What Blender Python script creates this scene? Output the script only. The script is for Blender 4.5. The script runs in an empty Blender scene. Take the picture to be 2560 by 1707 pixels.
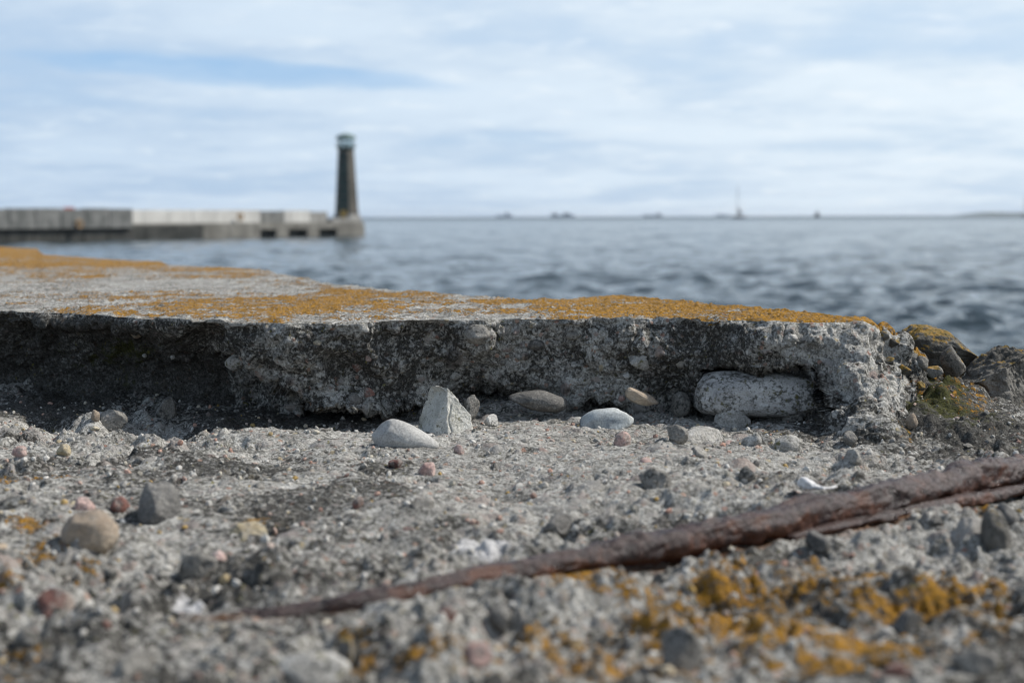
import bpy, bmesh, math, random
import numpy as np
from mathutils import Matrix, Vector, Euler

random.seed(7)
rng = np.random.default_rng(11)
scene = bpy.context.scene
COL = scene.collection
R = math.radians

# ------------------------------------------------------------------ camera
CAM = np.array([0.0, 0.0, 0.175])
FPX = 2560 * 50 / 36
PITCH, ROLL = math.atan(312 / FPX), R(0.158)
_f = np.array([0, math.cos(PITCH), -math.sin(PITCH)])
_u = np.array([0, math.sin(PITCH), math.cos(PITCH)])
_r = np.array([1.0, 0, 0])
RT = _r * math.cos(ROLL) - _u * math.sin(ROLL)
UP = _u * math.cos(ROLL) + _r * math.sin(ROLL)
FW = _f
cd = bpy.data.cameras.new('camera')
cam = bpy.data.objects.new('camera', cd)
COL.objects.link(cam)
cam.matrix_world = Matrix(((RT[0], UP[0], -FW[0], CAM[0]), (RT[1], UP[1], -FW[1], CAM[1]),
                           (RT[2], UP[2], -FW[2], CAM[2]), (0, 0, 0, 1)))
cd.sensor_width, cd.lens = 36, 50
cd.clip_start, cd.clip_end = 0.02, 60000
cd.dof.use_dof = True
cd.dof.focus_distance = 1.215
cd.dof.aperture_fstop = 7.6
cd.dof.aperture_blades = 7
scene.camera = cam

# ------------------------------------------------------------------ sun, sky, exposure
SUN_EL, SUN_AZ = R(46), R(77)            # azimuth from the view direction towards the right
SUN_DIR = Vector((math.sin(SUN_AZ) * math.cos(SUN_EL), math.cos(SUN_AZ) * math.cos(SUN_EL), math.sin(SUN_EL)))
sl = bpy.data.lights.new('sun', 'SUN')
sl.energy, sl.angle, sl.color = 4.9, R(1.5), (1.0, 0.955, 0.89)
sun = bpy.data.objects.new('sun', sl)
COL.objects.link(sun)
sun.location = (5, 5, 8)
sun.rotation_euler = SUN_DIR.to_track_quat('Z', 'Y').to_euler()
scene.view_settings.view_transform = 'Standard'
scene.view_settings.look = 'None'
scene.view_settings.exposure = 0.0
scene.view_settings.gamma = 1.0
scene.view_settings.use_curve_mapping = False
scene.cycles.use_denoising = True
try:
    scene.cycles.denoiser = 'OPENIMAGEDENOISE'
    scene.cycles.denoising_prefilter = 'ACCURATE'
except Exception:
    pass
scene.cycles.filter_width = 1.1
scene.cycles.max_bounces = 6
scene.cycles.volume_bounces = 0
scene.cycles.sample_clamp_indirect = 6


class NT:
    """small helper for node trees"""
    def __init__(s, tree):
        s.t = tree
        s.t.nodes.clear()

    def n(s, kind, ins=None, **props):
        nd = s.t.nodes.new(kind)
        for k, v in props.items():
            setattr(nd, k, v)
        for k, v in (ins or {}).items():
            s.set(nd, k, v)
        return nd

    def set(s, nd, k, v):
        sock = nd.inputs[k]
        if isinstance(v, bpy.types.NodeSocket):
            s.t.links.new(v, sock)
        elif isinstance(v, bpy.types.Node):
            s.t.links.new(v.outputs[0], sock)
        else:
            if isinstance(v, tuple) and len(v) == 3 and sock.type == 'RGBA':
                v = v + (1,)
            sock.default_value = v

    def math(s, op, a, b=0.0, c=0.0, clamp=False):
        return s.n('ShaderNodeMath', {0: a, 1: b, 2: c}, operation=op, use_clamp=clamp).outputs[0]

    def noise(s, vec, scale, detail=4, rough=0.55, lac=2.0, dist=0.0, out=0):
        return s.n('ShaderNodeTexNoise', {'Vector': vec, 'Scale': scale, 'Detail': detail, 'Roughness': rough,
                                          'Lacunarity': lac, 'Distortion': dist}).outputs[out]

    def voro(s, vec, scale, out='Distance', rnd=1.0, feature='F1'):
        return s.n('ShaderNodeTexVoronoi', {'Vector': vec, 'Scale': scale, 'Randomness': rnd}, feature=feature).outputs[out]

    def step(s, v, a, b, lo=0.0, hi=1.0):
        return s.n('ShaderNodeMapRange', {0: v, 1: a, 2: b, 3: lo, 4: hi}, interpolation_type='SMOOTHSTEP', clamp=True).outputs[0]

    def lin(s, v, a, b, lo=0.0, hi=1.0):
        return s.n('ShaderNodeMapRange', {0: v, 1: a, 2: b, 3: lo, 4: hi}, clamp=True).outputs[0]

    def mix(s, fac, a, b, mode='MIX'):
        nd = s.n('ShaderNodeMix', data_type='RGBA', blend_type=mode)
        s.set(nd, 0, fac); s.set(nd, 6, a); s.set(nd, 7, b)
        return nd.outputs[2]

    def ramp(s, fac, stops):
        nd = s.n('ShaderNodeValToRGB', {0: fac})
        e = nd.color_ramp.elements
        while len(e) < len(stops):
            e.new(0.5)
        for k, (p, c) in enumerate(stops):
            e[k].position = p
            e[k].color = tuple(c) + (1,)
        return nd.outputs[0]

    def attr(s, name):
        return s.n('ShaderNodeAttribute', attribute_name=name).outputs['Fac']


# world: clear-sky model with a thin, streaky layer of cloud drawn on a plane overhead
w = bpy.data.worlds.new('World')
scene.world = w
w.use_nodes = True
W = NT(w.node_tree)
tc = W.n('ShaderNodeTexCoord').outputs['Generated']
SKY_STRENGTH = 0.1
sky = W.n('ShaderNodeTexSky', sky_type='NISHITA', sun_disc=False, sun_elevation=SUN_EL, sun_rotation=SUN_AZ,
          air_density=1.0, dust_density=0.6, ozone_density=1.6, altitude=0.0)
sep = W.n('ShaderNodeSeparateXYZ', {0: tc})
zc = W.math('MAXIMUM', sep.outputs[2], 0.0)
den = W.math('ADD', zc, 0.10)
pv = W.n('ShaderNodeCombineXYZ', {0: W.math('DIVIDE', sep.outputs[0], den), 1: W.math('DIVIDE', sep.outputs[1], den), 2: 3.7})
cdot = W.n('ShaderNodeVectorMath', {0: tc, 1: tuple(SUN_DIR)}, operation='DOT_PRODUCT').outputs['Value']
glow = W.step(cdot, -0.15, 0.62)
big = W.noise(pv, 0.80, 6, 0.52, 2.1, 0.3)
fine = W.noise(pv, 2.5, 6, 0.6, 2.2, 0.2)
cover = W.math('ADD', W.math('MULTIPLY', big, 0.75), W.math('MULTIPLY', fine, 0.25))
# one long gap of blue low over the far breakwater: direction space (azimuth, elevation)
az = W.math('ARCTAN2', sep.outputs[0], sep.outputs[1])
el = W.math('ARCSINE', sep.outputs[2])
wob = W.noise(W.n('ShaderNodeCombineXYZ', {0: W.math('MULTIPLY', az, 10.0), 1: W.math('MULTIPLY', el, 60.0), 2: 0.0}), 1.0, 4, 0.55)
gapc = W.math('ADD', W.math('MULTIPLY', az, -0.055), 0.0885)
ge = W.math('DIVIDE', W.math('SUBTRACT', el, W.math('ADD', gapc, W.math('MULTIPLY', W.math('SUBTRACT', wob, 0.5), 0.018))), 0.0095)
ga = W.math('DIVIDE', W.math('ADD', az, 0.185), 0.155)
gr = W.math('ADD', W.math('MULTIPLY', ge, ge), W.math('MULTIPLY', ga, ga))
gap = W.step(W.math('SUBTRACT', gr, W.math('MULTIPLY', W.math('SUBTRACT', fine, 0.5), 1.5)), 0.25, 1.25, 1.0, 0.0)
cov = W.step(cover, 0.35, 0.55, 0.56, 0.95)
cov = W.math('SUBTRACT', cov, W.math('MULTIPLY', gap, 0.62), clamp=True)
# the cloud is a low bank: overhead it thins out to clear sky
cov = W.math('MULTIPLY', cov, W.step(sep.outputs[2], 0.15, 0.50, 1.0, 0.32))
wisp = W.step(W.noise(pv, 3.8, 6, 0.62, 2.1, 0.4), 0.50, 0.72)
cl_dark = W.mix(glow, (5.2, 6.5, 8.2), (7.9, 8.9, 9.7))
cl_lite = W.mix(glow, (6.0, 7.4, 9.0), (9.0, 9.9, 10.5))
tone = W.step(cover, 0.40, 0.62)
cloud = W.mix(tone, cl_dark, cl_lite)
cloud = W.mix(W.math('MULTIPLY', wisp, 0.75), cloud, W.mix(glow, (7.4, 8.5, 9.5), (9.8, 10.3, 10.6)))
blue = W.mix(W.step(sep.outputs[2], 0.2, 0.5, 0.72, 0.0), sky.outputs[0], (3.5, 6.0, 9.5))
skycol = W.mix(cov, blue, cloud)
bg = W.n('ShaderNodeBackground', {'Color': skycol, 'Strength': SKY_STRENGTH})
W.n('ShaderNodeOutputWorld', {'Surface': bg})


# ------------------------------------------------------------------ helpers
def ray(px, py):
    d = FW + RT * ((px - 1280) / FPX) - UP * ((py - 853.5) / FPX)
    return d


def at_z(px, py, z):
    d = ray(px, py)
    return CAM + d * ((z - CAM[2]) / d[2])


def at_y(px, py, y):
    d = ray(px, py)
    return CAM + d * (y / d[1])


def proj(P):
    v = P - CAM
    dz = np.maximum(v @ FW, 1e-3)
    return 1280 + FPX * (v @ RT) / dz, 853.5 - FPX * (v @ UP) / dz


def sstep(a, b, x):
    t = np.clip((x - a) / (b - a), 0, 1)
    return t * t * (3 - 2 * t)


def _h(ix, iy, iz, seed):
    h = (ix.astype(np.uint32) * np.uint32(374761393) + iy.astype(np.uint32) * np.uint32(668265263)
         + iz.astype(np.uint32) * np.uint32(3266489917) + np.uint32((seed * 2654435761) & 0xffffffff))
    h = (h ^ (h >> np.uint32(13))) * np.uint32(1274126177)
    h = (h ^ (h >> np.uint32(16))) * np.uint32(2246822519)
    h = h ^ (h >> np.uint32(15))
    return h.astype(np.float32) / np.float32(4294967295.0)


def vnoise(P, seed=0):
    """value noise in three dimensions, -1..1"""
    P = np.asarray(P)
    i = np.floor(P).astype(np.int64)
    f = (P - i).astype(np.float32)
    u = f * f * f * (f * (f * 6 - 15) + 10)
    out = 0
    for dx in (0, 1):
        wx = u[:, 0] if dx else 1 - u[:, 0]
        for dy in (0, 1):
            wy = u[:, 1] if dy else 1 - u[:, 1]
            for dz in (0, 1):
                wz = u[:, 2] if dz else 1 - u[:, 2]
                out = out + wx * wy * wz * _h(i[:, 0] + dx, i[:, 1] + dy, i[:, 2] + dz, seed)
    return out * 2 - 1


def vnoise2(P, seed=0):
    i = np.floor(P).astype(np.int64)
    f = (P - i).astype(np.float32)
    u = f * f * f * (f * (f * 6 - 15) + 10)
    z = np.zeros(len(P), np.int64)
    out = 0
    for dx in (0, 1):
        wx = u[:, 0] if dx else 1 - u[:, 0]
        for dy in (0, 1):
            wy = u[:, 1] if dy else 1 - u[:, 1]
            out = out + wx * wy * _h(i[:, 0] + dx, i[:, 1] + dy, z, seed)
    return out * 2 - 1


ROT2 = np.array([[0.8, 0.6], [-0.6, 0.8]])
ROT3 = np.array([[0.0, 0.8, 0.6], [-0.8, 0.36, -0.48], [-0.6, -0.48, 0.64]])


def octaves(P, spec, seed, billow=0.5):
    """sum of noise octaves; spec = [(wavelength, amplitude)]; billow mixes in rounded lumps"""
    two = P.shape[1] == 2
    rot = ROT2 if two else ROT3
    Q = P.copy()
    out = np.zeros(len(P), np.float32)
    for k, (lam, amp) in enumerate(spec):
        Q = Q @ rot
        nz = (vnoise2 if two else vnoise)(Q / lam + 17.3 * k, seed + k)
        out += amp * ((1 - billow) * nz + billow * (2 * np.abs(nz) - 0.7))
    return out


def pebbles(X, Y, cell, prob, r0, r1, seed, sink=0.45):
    """round grains standing out of a surface: height, mask and a number per grain"""
    gx, gy = X / cell, Y / cell
    ix, iy = np.floor(gx).astype(np.int64), np.floor(gy).astype(np.int64)
    hgt = np.zeros(len(X), np.float32)
    idn = np.zeros(len(X), np.float32)
    z = np.zeros(len(X), np.int64)
    for dx in (-1, 0, 1):
        for dy in (-1, 0, 1):
            a, b = ix + dx, iy + dy
            cx = (a + 0.15 + 0.7 * _h(a, b, z, seed)) * cell
            cy = (b + 0.15 + 0.7 * _h(a, b, z, seed + 1)) * cell
            r = r0 + (r1 - r0) * _h(a, b, z, seed + 2) ** 2
            on = _h(a, b, z, seed + 3) < prob
            asp = 0.7 + 0.6 * _h(a, b, z, seed + 4)
            d2 = ((X - cx) * asp) ** 2 + ((Y - cy) / asp) ** 2
            hh = np.where(on, np.sqrt(np.maximum(r * r - d2, 0)) * 0.8 - r * sink * 0.8, 0)
            up = hh > hgt
            hgt = np.where(up, hh, hgt)
            idn = np.where(up, 0.02 + 0.98 * _h(a, b, z, seed + 5), idn)
    return hgt, idn


def grid_mesh(name, P, attrs=None, smooth=True, close=False):
    """P: (rows, cols, 3)"""
    nr, nc = P.shape[:2]
    me = bpy.data.meshes.new(name)
    idx = np.arange(nr * nc).reshape(nr, nc)
    q = np.stack([idx[:-1, :-1], idx[:-1, 1:], idx[1:, 1:], idx[1:, :-1]], -1).reshape(-1, 4)
    me.vertices.add(nr * nc)
    me.vertices.foreach_set('co', P.reshape(-1).astype(np.float32))
    me.loops.add(q.size)
    me.loops.foreach_set('vertex_index', q.reshape(-1).astype(np.int32))
    me.polygons.add(len(q))
    me.polygons.foreach_set('loop_start', np.arange(0, q.size, 4, dtype=np.int32))
    me.polygons.foreach_set('loop_total', np.full(len(q), 4, np.int32))
    me.polygons.foreach_set('use_smooth', np.full(len(q), smooth))
    me.update(calc_edges=True)
    for k, v in (attrs or {}).items():
        a = me.attributes.new(k, 'FLOAT', 'POINT')
        a.data.foreach_set('value', np.ascontiguousarray(v.reshape(-1), dtype=np.float32))
    return me


def grid_normals(P):
    du = np.gradient(P, axis=1)
    dv = np.gradient(P, axis=0)
    n = np.cross(du, dv)
    n /= np.maximum(np.linalg.norm(n, axis=-1, keepdims=True), 1e-12)
    return n


def obj(name, me, mat=None, parent=None, loc=None, rot=None, scale=None):
    o = bpy.data.objects.new(name, me)
    COL.objects.link(o)
    if mat is not None and me is not None:
        if len(me.materials) == 0:
            me.materials.append(mat)
        elif me.materials[0] != mat:
            o.material_slots[0].link = 'OBJECT'
            o.material_slots[0].material = mat
    if parent is not None:
        o.parent = parent
    if loc is not None:
        o.location = tuple(float(v) for v in loc)
    if rot is not None:
        o.rotation_euler = rot
    if scale is not None:
        o.scale = tuple(float(v) for v in scale)
    return o


def tag(o, label, cat, group=None):
    o['label'], o['category'] = label, cat
    if group:
        o['group'] = group
    return o


def bm_mesh(name, build, smooth=False):
    bm = bmesh.new()
    build(bm)
    bmesh.ops.recalc_face_normals(bm, faces=bm.faces)
    me = bpy.data.meshes.new(name)
    bm.to_mesh(me)
    bm.free()
    if smooth:
        me.polygons.foreach_set('use_smooth', np.full(len(me.polygons), True))
    return me


def prism(bm, ring0, ring1):
    """closed solid between two rings of points"""
    a = [bm.verts.new(p) for p in ring0]
    b = [bm.verts.new(p) for p in ring1]
    n = len(a)
    bm.faces.new(a[::-1])
    bm.faces.new(b)
    for i in range(n):
        bm.faces.new((a[i], a[(i + 1) % n], b[(i + 1) % n], b[i]))


def box(bm, x0, x1, y0, y1, z0, z1):
    prism(bm, [(x0, y0, z0), (x1, y0, z0), (x1, y1, z0), (x0, y1, z0)],
          [(x0, y0, z1), (x1, y0, z1), (x1, y1, z1), (x0, y1, z1)])


def ngon(r, n, z, ph=0.0, cx=0, cy=0):
    return [(cx + r * math.cos(ph + 2 * math.pi * k / n), cy + r * math.sin(ph + 2 * math.pi * k / n), z) for k in range(n)]


def tube(bm, a, b, r0, r1=None, n=8):
    a, b = Vector(a), Vector(b)
    q = (b - a).to_track_quat('Z', 'Y')
    r1 = r0 if r1 is None else r1
    rings = []
    for p, r in ((a, r0), (b, r1)):
        rings.append([p + q @ Vector((r * math.cos(2 * math.pi * k / n), r * math.sin(2 * math.pi * k / n), 0)) for k in range(n)])
    prism(bm, rings[0], rings[1])


# ------------------------------------------------------------------ materials
def new_mat(name):
    m = bpy.data.materials.new(name)
    m.use_nodes = True
    return m, NT(m.node_tree)


def finish(N, color, rough=0.9, height=None, bump=(1.0, 0.001), spec=0.3, **more):
    b = N.n('ShaderNodeBsdfPrincipled', {'Base Color': color, 'Roughness': rough, 'Specular IOR Level': spec})
    for k, v in more.items():
        N.set(b, k, v)
    if height is not None:
        bp = N.n('ShaderNodeBump', {'Height': height, 'Strength': bump[0], 'Distance': bump[1]})
        N.set(b, 'Normal', bp)
    N.n('ShaderNodeOutputMaterial', {'Surface': b})
    return b


def concrete_material(name, dark_gain=1.0):
    """weathered exposed-aggregate concrete; patches of growth come from the surface's own fields"""
    m, N = new_mat(name)
    P = N.n('ShaderNodeNewGeometry').outputs['Position']
    g1 = N.n('ShaderNodeSeparateColor', {0: N.voro(P, 420, 'Color')}).outputs[0]
    g2 = N.n('ShaderNodeSeparateColor', {0: N.voro(P, 950, 'Color')}).outputs[1]
    grain = N.math('ADD', N.math('MULTIPLY', g1, 0.55), N.math('MULTIPLY', g2, 0.45))
    mid = N.noise(P, 55, 5, 0.6)
    big = N.noise(P, 11, 4, 0.55)
    v = N.math('ADD', N.math('MULTIPLY', grain, 0.50), N.math('ADD', N.math('MULTIPLY', mid, 0.60), N.math('MULTIPLY', big, 0.30)))
    col = N.ramp(v, [(0.38, (0.040, 0.038, 0.033)), (0.54, (0.150, 0.144, 0.128)), (0.70, (0.315, 0.305, 0.278)), (0.92, (0.57, 0.555, 0.515))])
    # coloured sand grains
    vc = N.voro(P, 230, 'Color')
    sc_ = N.n('ShaderNodeSeparateColor', {0: vc})
    pick = N.math('MULTIPLY', N.step(sc_.outputs[0], 0.90, 0.92), N.step(N.voro(P, 230, 'Distance'), 0.55, 0.42))
    col = N.mix(N.math('MULTIPLY', pick, 0.75), col, N.ramp(sc_.outputs[1], [(0.0, (0.30, 0.15, 0.11)), (0.4, (0.42, 0.27, 0.20)), (0.7, (0.15, 0.14, 0.14)), (1.0, (0.42, 0.34, 0.20))]))
    # exposed pebbles modelled in the relief
    pid = N.attr('grain')
    pm = N.step(pid, 0.005, 0.015)
    pc = N.ramp(pid, [(0.02, (0.25, 0.23, 0.21)), (0.25, (0.42, 0.40, 0.37)), (0.42, (0.20, 0.19, 0.18)), (0.55, (0.40, 0.28, 0.23)),
                      (0.68, (0.50, 0.47, 0.43)), (0.80, (0.13, 0.125, 0.13)), (0.90, (0.27, 0.14, 0.11)), (1.0, (0.40, 0.33, 0.22))])
    pc = N.mix(0.5, pc, N.mix(N.noise(P, 300, 3, 0.6), (0.12, 0.115, 0.11), (0.5, 0.48, 0.44)))
    col = N.mix(N.math('MULTIPLY', pm, 0.8), col, pc)
    # black crust; the dark field also holds painted shade around the ledge
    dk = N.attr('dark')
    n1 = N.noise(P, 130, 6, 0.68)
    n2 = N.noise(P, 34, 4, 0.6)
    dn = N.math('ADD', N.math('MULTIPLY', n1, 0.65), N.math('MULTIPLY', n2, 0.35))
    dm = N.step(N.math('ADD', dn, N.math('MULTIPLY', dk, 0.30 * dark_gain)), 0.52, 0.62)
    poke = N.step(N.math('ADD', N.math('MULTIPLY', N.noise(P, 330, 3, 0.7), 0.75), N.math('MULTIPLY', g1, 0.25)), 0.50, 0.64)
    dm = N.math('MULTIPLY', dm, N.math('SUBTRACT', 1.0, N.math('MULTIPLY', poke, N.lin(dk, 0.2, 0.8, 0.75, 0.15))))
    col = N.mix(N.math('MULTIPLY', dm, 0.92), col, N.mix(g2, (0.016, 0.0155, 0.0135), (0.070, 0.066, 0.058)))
    # pale bloom
    wh = N.attr('white')
    wm = N.step(N.math('ADD', N.math('MULTIPLY', N.noise(P, 200, 4, 0.6), 0.6), wh), 0.72, 0.92)
    col = N.mix(wm, col, N.mix(g1, (0.46, 0.455, 0.45), (0.62, 0.61, 0.605)))
    # moss
    ms = N.attr('moss')
    mn = N.math('ADD', N.math('MULTIPLY', N.noise(P, 90, 5, 0.65), 0.7), N.math('MULTIPLY', ms, 0.6))
    mm = N.step(mn, 0.60, 0.76)
    col = N.mix(N.math('MULTIPLY', mm, 0.9), col, N.mix(g2, (0.020, 0.024, 0.006), (0.078, 0.078, 0.016)))
    # olive specks everywhere, orange crusts where the field says so
    on = N.noise(P, 260, 4, 0.6)
    om = N.math('MULTIPLY', N.step(on, 0.62, 0.70), N.step(N.noise(P, 30, 3, 0.5), 0.45, 0.62))
    col = N.mix(N.math('MULTIPLY', om, 0.65), col, (0.20, 0.18, 0.03))
    rs = N.attr('rust')
    rsm = N.step(N.math('ADD', N.math('MULTIPLY', N.noise(P, 120, 5, 0.65), 0.6), N.math('MULTIPLY', rs, 0.5)), 0.50, 0.72)
    col = N.mix(N.math('MULTIPLY', rsm, 0.85), col, N.mix(g1, (0.07, 0.028, 0.012), (0.22, 0.10, 0.035)))
    li = N.attr('lichen')
    ln = N.math('ADD', N.math('MULTIPLY', N.noise(P, 230, 5, 0.68), 0.66), N.math('MULTIPLY', N.noise(P, 60, 3, 0.55), 0.34))
    lm = N.step(N.math('ADD', ln, N.math('MULTIPLY', li, 0.50)), 0.66, 0.74)
    lm = N.math('MULTIPLY', lm, N.step(N.noise(P, 340, 4, 0.7), 0.38, 0.50, 0.35, 1.0))
    gv = N.noise(P, 420, 3, 0.6)
    lc = N.ramp(N.math('ADD', N.math('MULTIPLY', gv, 0.6), N.math('MULTIPLY', N.noise(P, 85, 4, 0.6), 0.48)),
                [(0.36, (0.07, 0.052, 0.012)), (0.47, (0.27, 0.142, 0.019)), (0.62, (0.45, 0.228, 0.030)), (0.8, (0.54, 0.33, 0.09))])
    col = N.mix(lm, col, lc)
    hgt = N.math('ADD', N.math('MULTIPLY', N.noise(P, 520, 4, 0.65), 1.0), N.math('MULTIPLY', lm, N.math('MULTIPLY', gv, 0.9)))
    finish(N, col, 0.93, hgt, (1.0, 0.003), 0.2)
    return m


def rock_material(name, stops, speck=(0.05, 0.05, 0.045), speck_amt=0.5, scale=90.0, lichen=0.0, olive=0.0, rough=0.75, bump=0.0022, stain=0.0, film=0.7):
    m, N = new_mat(name)
    geo = N.n('ShaderNodeNewGeometry')
    P = geo.outputs['Position']
    rnd = N.n('ShaderNodeObjectInfo').outputs['Random']
    a = N.noise(P, scale * 0.45, 5, 0.6, 2.0, 0.4)
    col = N.ramp(a, stops)
    col = N.mix(0.3, col, N.mix(N.voro(P, 700), (0.02, 0.02, 0.02), (1, 1, 1)), 'OVERLAY')
    hv = N.n('ShaderNodeHueSaturation', {'Value': N.lin(rnd, 0, 1, 0.82, 1.15), 'Color': col})
    col = hv.outputs[0]
    fm_ = N.step(N.noise(P, 150, 6, 0.7), 0.44, 0.60)
    col = N.mix(N.math('MULTIPLY', fm_, film), col, N.ramp(N.voro(P, 600, 'Distance'), [(0.1, (0.40, 0.385, 0.35)), (0.6, (0.16, 0.152, 0.135))]))
    s1 = N.noise(P, scale * 3.2, 6, 0.72)
    s2 = N.noise(P, scale * 0.5, 3, 0.5)
    sm = N.step(N.math('ADD', N.math('MULTIPLY', s1, 0.7), N.math('MULTIPLY', s2, 0.3)), 0.62 - 0.16 * speck_amt, 0.69 - 0.16 * speck_amt)
    col = N.mix(N.math('MULTIPLY', sm, 0.85), col, speck)
    if stain:
        col = N.mix(N.math('MULTIPLY', N.step(N.noise(P, 70, 3, 0.5), 0.52, 0.68), stain), col, (0.24, 0.15, 0.08))
    up = N.n('ShaderNodeSeparateXYZ', {0: geo.outputs['Normal']}).outputs[2]
    if olive:
        om = N.step(N.noise(P, 140, 5, 0.66), 0.62 - 0.12 * olive, 0.70 - 0.12 * olive)
        col = N.mix(N.math('MULTIPLY', om, 0.85), col, (0.10, 0.09, 0.02))
    if lichen:
        lv = N.math('ADD', N.math('MULTIPLY', N.noise(P, 75, 5, 0.66), 0.8), N.math('MULTIPLY', up, 0.16))
        lm = N.step(lv, 0.66 - 0.2 * lichen, 0.72 - 0.2 * lichen)
        lc = N.ramp(N.noise(P, 260, 3, 0.6), [(0.3, (0.05, 0.045, 0.008)), (0.5, (0.20, 0.125, 0.015)), (0.7, (0.40, 0.21, 0.03))])
        col = N.mix(N.math('MULTIPLY', lm, 0.92), col, lc)
    h = N.math('ADD', N.noise(P, 380, 4, 0.6), N.math('MULTIPLY', s1, 0.8))
    finish(N, col, rough, h, (0.7, bump), 0.3)
    return m


def plain_material(name, c0, c1, scale=3.0, rough=0.85, spec=0.3, metallic=0.0, streak=0.0):
    """weathered paint, steel or masonry for the far things"""
    m, N = new_mat(name)
    P = N.n('ShaderNodeNewGeometry').outputs['Position']
    n = N.noise(P, scale, 5, 0.6)
    if streak:
        mp = N.n('ShaderNodeMapping', {'Vector': P, 'Scale': (1.0, 1.0, 0.12)})
        n = N.math('ADD', N.math('MULTIPLY', n, 1 - streak), N.math('MULTIPLY', N.noise(mp.outputs[0], scale * 2.0, 4, 0.6), streak))
    col = N.mix(N.step(n, 0.32, 0.68), c0, c1)
    finish(N, col, rough, n, (0.3, 0.02), spec, **({'Metallic': metallic} if metallic else {}))
    return m


MAT_CONC = concrete_material('weathered_concrete')
M_PALE = rock_material('pale_limestone', [(0.30, (0.24, 0.23, 0.21)), (0.5, (0.40, 0.385, 0.355)), (0.7, (0.58, 0.565, 0.525))], (0.06, 0.06, 0.05), 0.6, 80, olive=0.25, stain=0.0)
M_BLOCK = rock_material('speckled_limestone', [(0.30, (0.30, 0.295, 0.29)), (0.5, (0.50, 0.485, 0.46)), (0.7, (0.68, 0.66, 0.62))], (0.06, 0.058, 0.045), 0.8, 85, olive=0.35, bump=0.0025, film=0.2)
M_WHITE = rock_material('white_pebble', [(0.30, (0.34, 0.335, 0.32)), (0.5, (0.46, 0.45, 0.425)), (0.7, (0.56, 0.55, 0.52))], (0.16, 0.155, 0.14), 0.25, 60, rough=0.85, bump=0.0006, film=0.12)
M_BLUE = rock_material('blue_white_pebble', [(0.38, (0.10, 0.13, 0.165)), (0.48, (0.36, 0.39, 0.395)), (0.7, (0.50, 0.51, 0.49))], (0.10, 0.11, 0.12), 0.15, 75, rough=0.6, bump=0.0004, stain=0.0, film=0.15)
M_DARK = rock_material('dark_pebble', [(0.30, (0.060, 0.058, 0.055)), (0.55, (0.115, 0.110, 0.102)), (0.72, (0.21, 0.20, 0.185))], (0.34, 0.33, 0.31), 0.05, 90, rough=0.7, bump=0.0016, film=0.5)
M_GREY = rock_material('grey_stone', [(0.30, (0.115, 0.108, 0.095)), (0.5, (0.215, 0.202, 0.18)), (0.72, (0.37, 0.35, 0.315))], (0.035, 0.035, 0.03), 0.6, 80)
M_TAN = rock_material('tan_pebble', [(0.30, (0.20, 0.155, 0.115)), (0.5, (0.34, 0.27, 0.20)), (0.72, (0.45, 0.38, 0.29))], (0.07, 0.06, 0.05), 0.22, 60, rough=0.8, bump=0.0014, film=0.4)
M_PINK = rock_material('pink_granite', [(0.30, (0.34, 0.20, 0.17)), (0.5, (0.48, 0.33, 0.29)), (0.72, (0.58, 0.46, 0.42))], (0.10, 0.09, 0.085), 0.3, 110)
M_RED = rock_material('red_porphyry', [(0.30, (0.10, 0.045, 0.04)), (0.5, (0.20, 0.095, 0.075)), (0.72, (0.32, 0.19, 0.15))], (0.06, 0.05, 0.05), 0.3, 100)
M_YELL = rock_material('yellow_flint', [(0.30, (0.27, 0.21, 0.12)), (0.5, (0.38, 0.32, 0.21)), (0.72, (0.48, 0.43, 0.33))], (0.16, 0.13, 0.06), 0.15, 80)
M_WEDGE = rock_material('cracked_limestone', [(0.30, (0.44, 0.43, 0.38)), (0.5, (0.62, 0.605, 0.54)), (0.7, (0.70, 0.69, 0.64))], (0.08, 0.08, 0.07), 0.42, 130, olive=0.18, bump=0.0018, film=0.1)
M_LICH = rock_material('lichen_rock', [(0.30, (0.05, 0.047, 0.04)), (0.5, (0.10, 0.094, 0.08)), (0.72, (0.24, 0.23, 0.205))], (0.035, 0.033, 0.027), 0.55, 70, lichen=0.95, bump=0.004, film=0.1)
M_LICH2 = rock_material('grey_lichen_rock', [(0.30, (0.06, 0.056, 0.048)), (0.5, (0.115, 0.108, 0.094)), (0.72, (0.25, 0.235, 0.21))], (0.04, 0.038, 0.032), 0.6, 70, lichen=0.5, bump=0.004, film=0.1)
M_ORANGE = rock_material('lichen_lump', [(0.30, (0.10, 0.095, 0.08)), (0.5, (0.17, 0.16, 0.14)), (0.72, (0.27, 0.255, 0.23))], (0.05, 0.05, 0.04), 0.2, 70, lichen=1.0, bump=0.003, film=0.1)
SMALL_MATS = [M_GREY, M_GREY, M_GREY, M_PALE, M_PALE, M_DARK, M_TAN, M_PINK, M_RED, M_GREY, M_YELL, M_GREY]

# ------------------------------------------------------------------ ground: the lower, broken concrete surface
def ellipse(px, py, cx, cy, rx, ry, soft=1.0):
    d = ((px - cx) / rx) ** 2 + ((py - cy) / ry) ** 2
    return np.exp(-d * soft)


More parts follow.
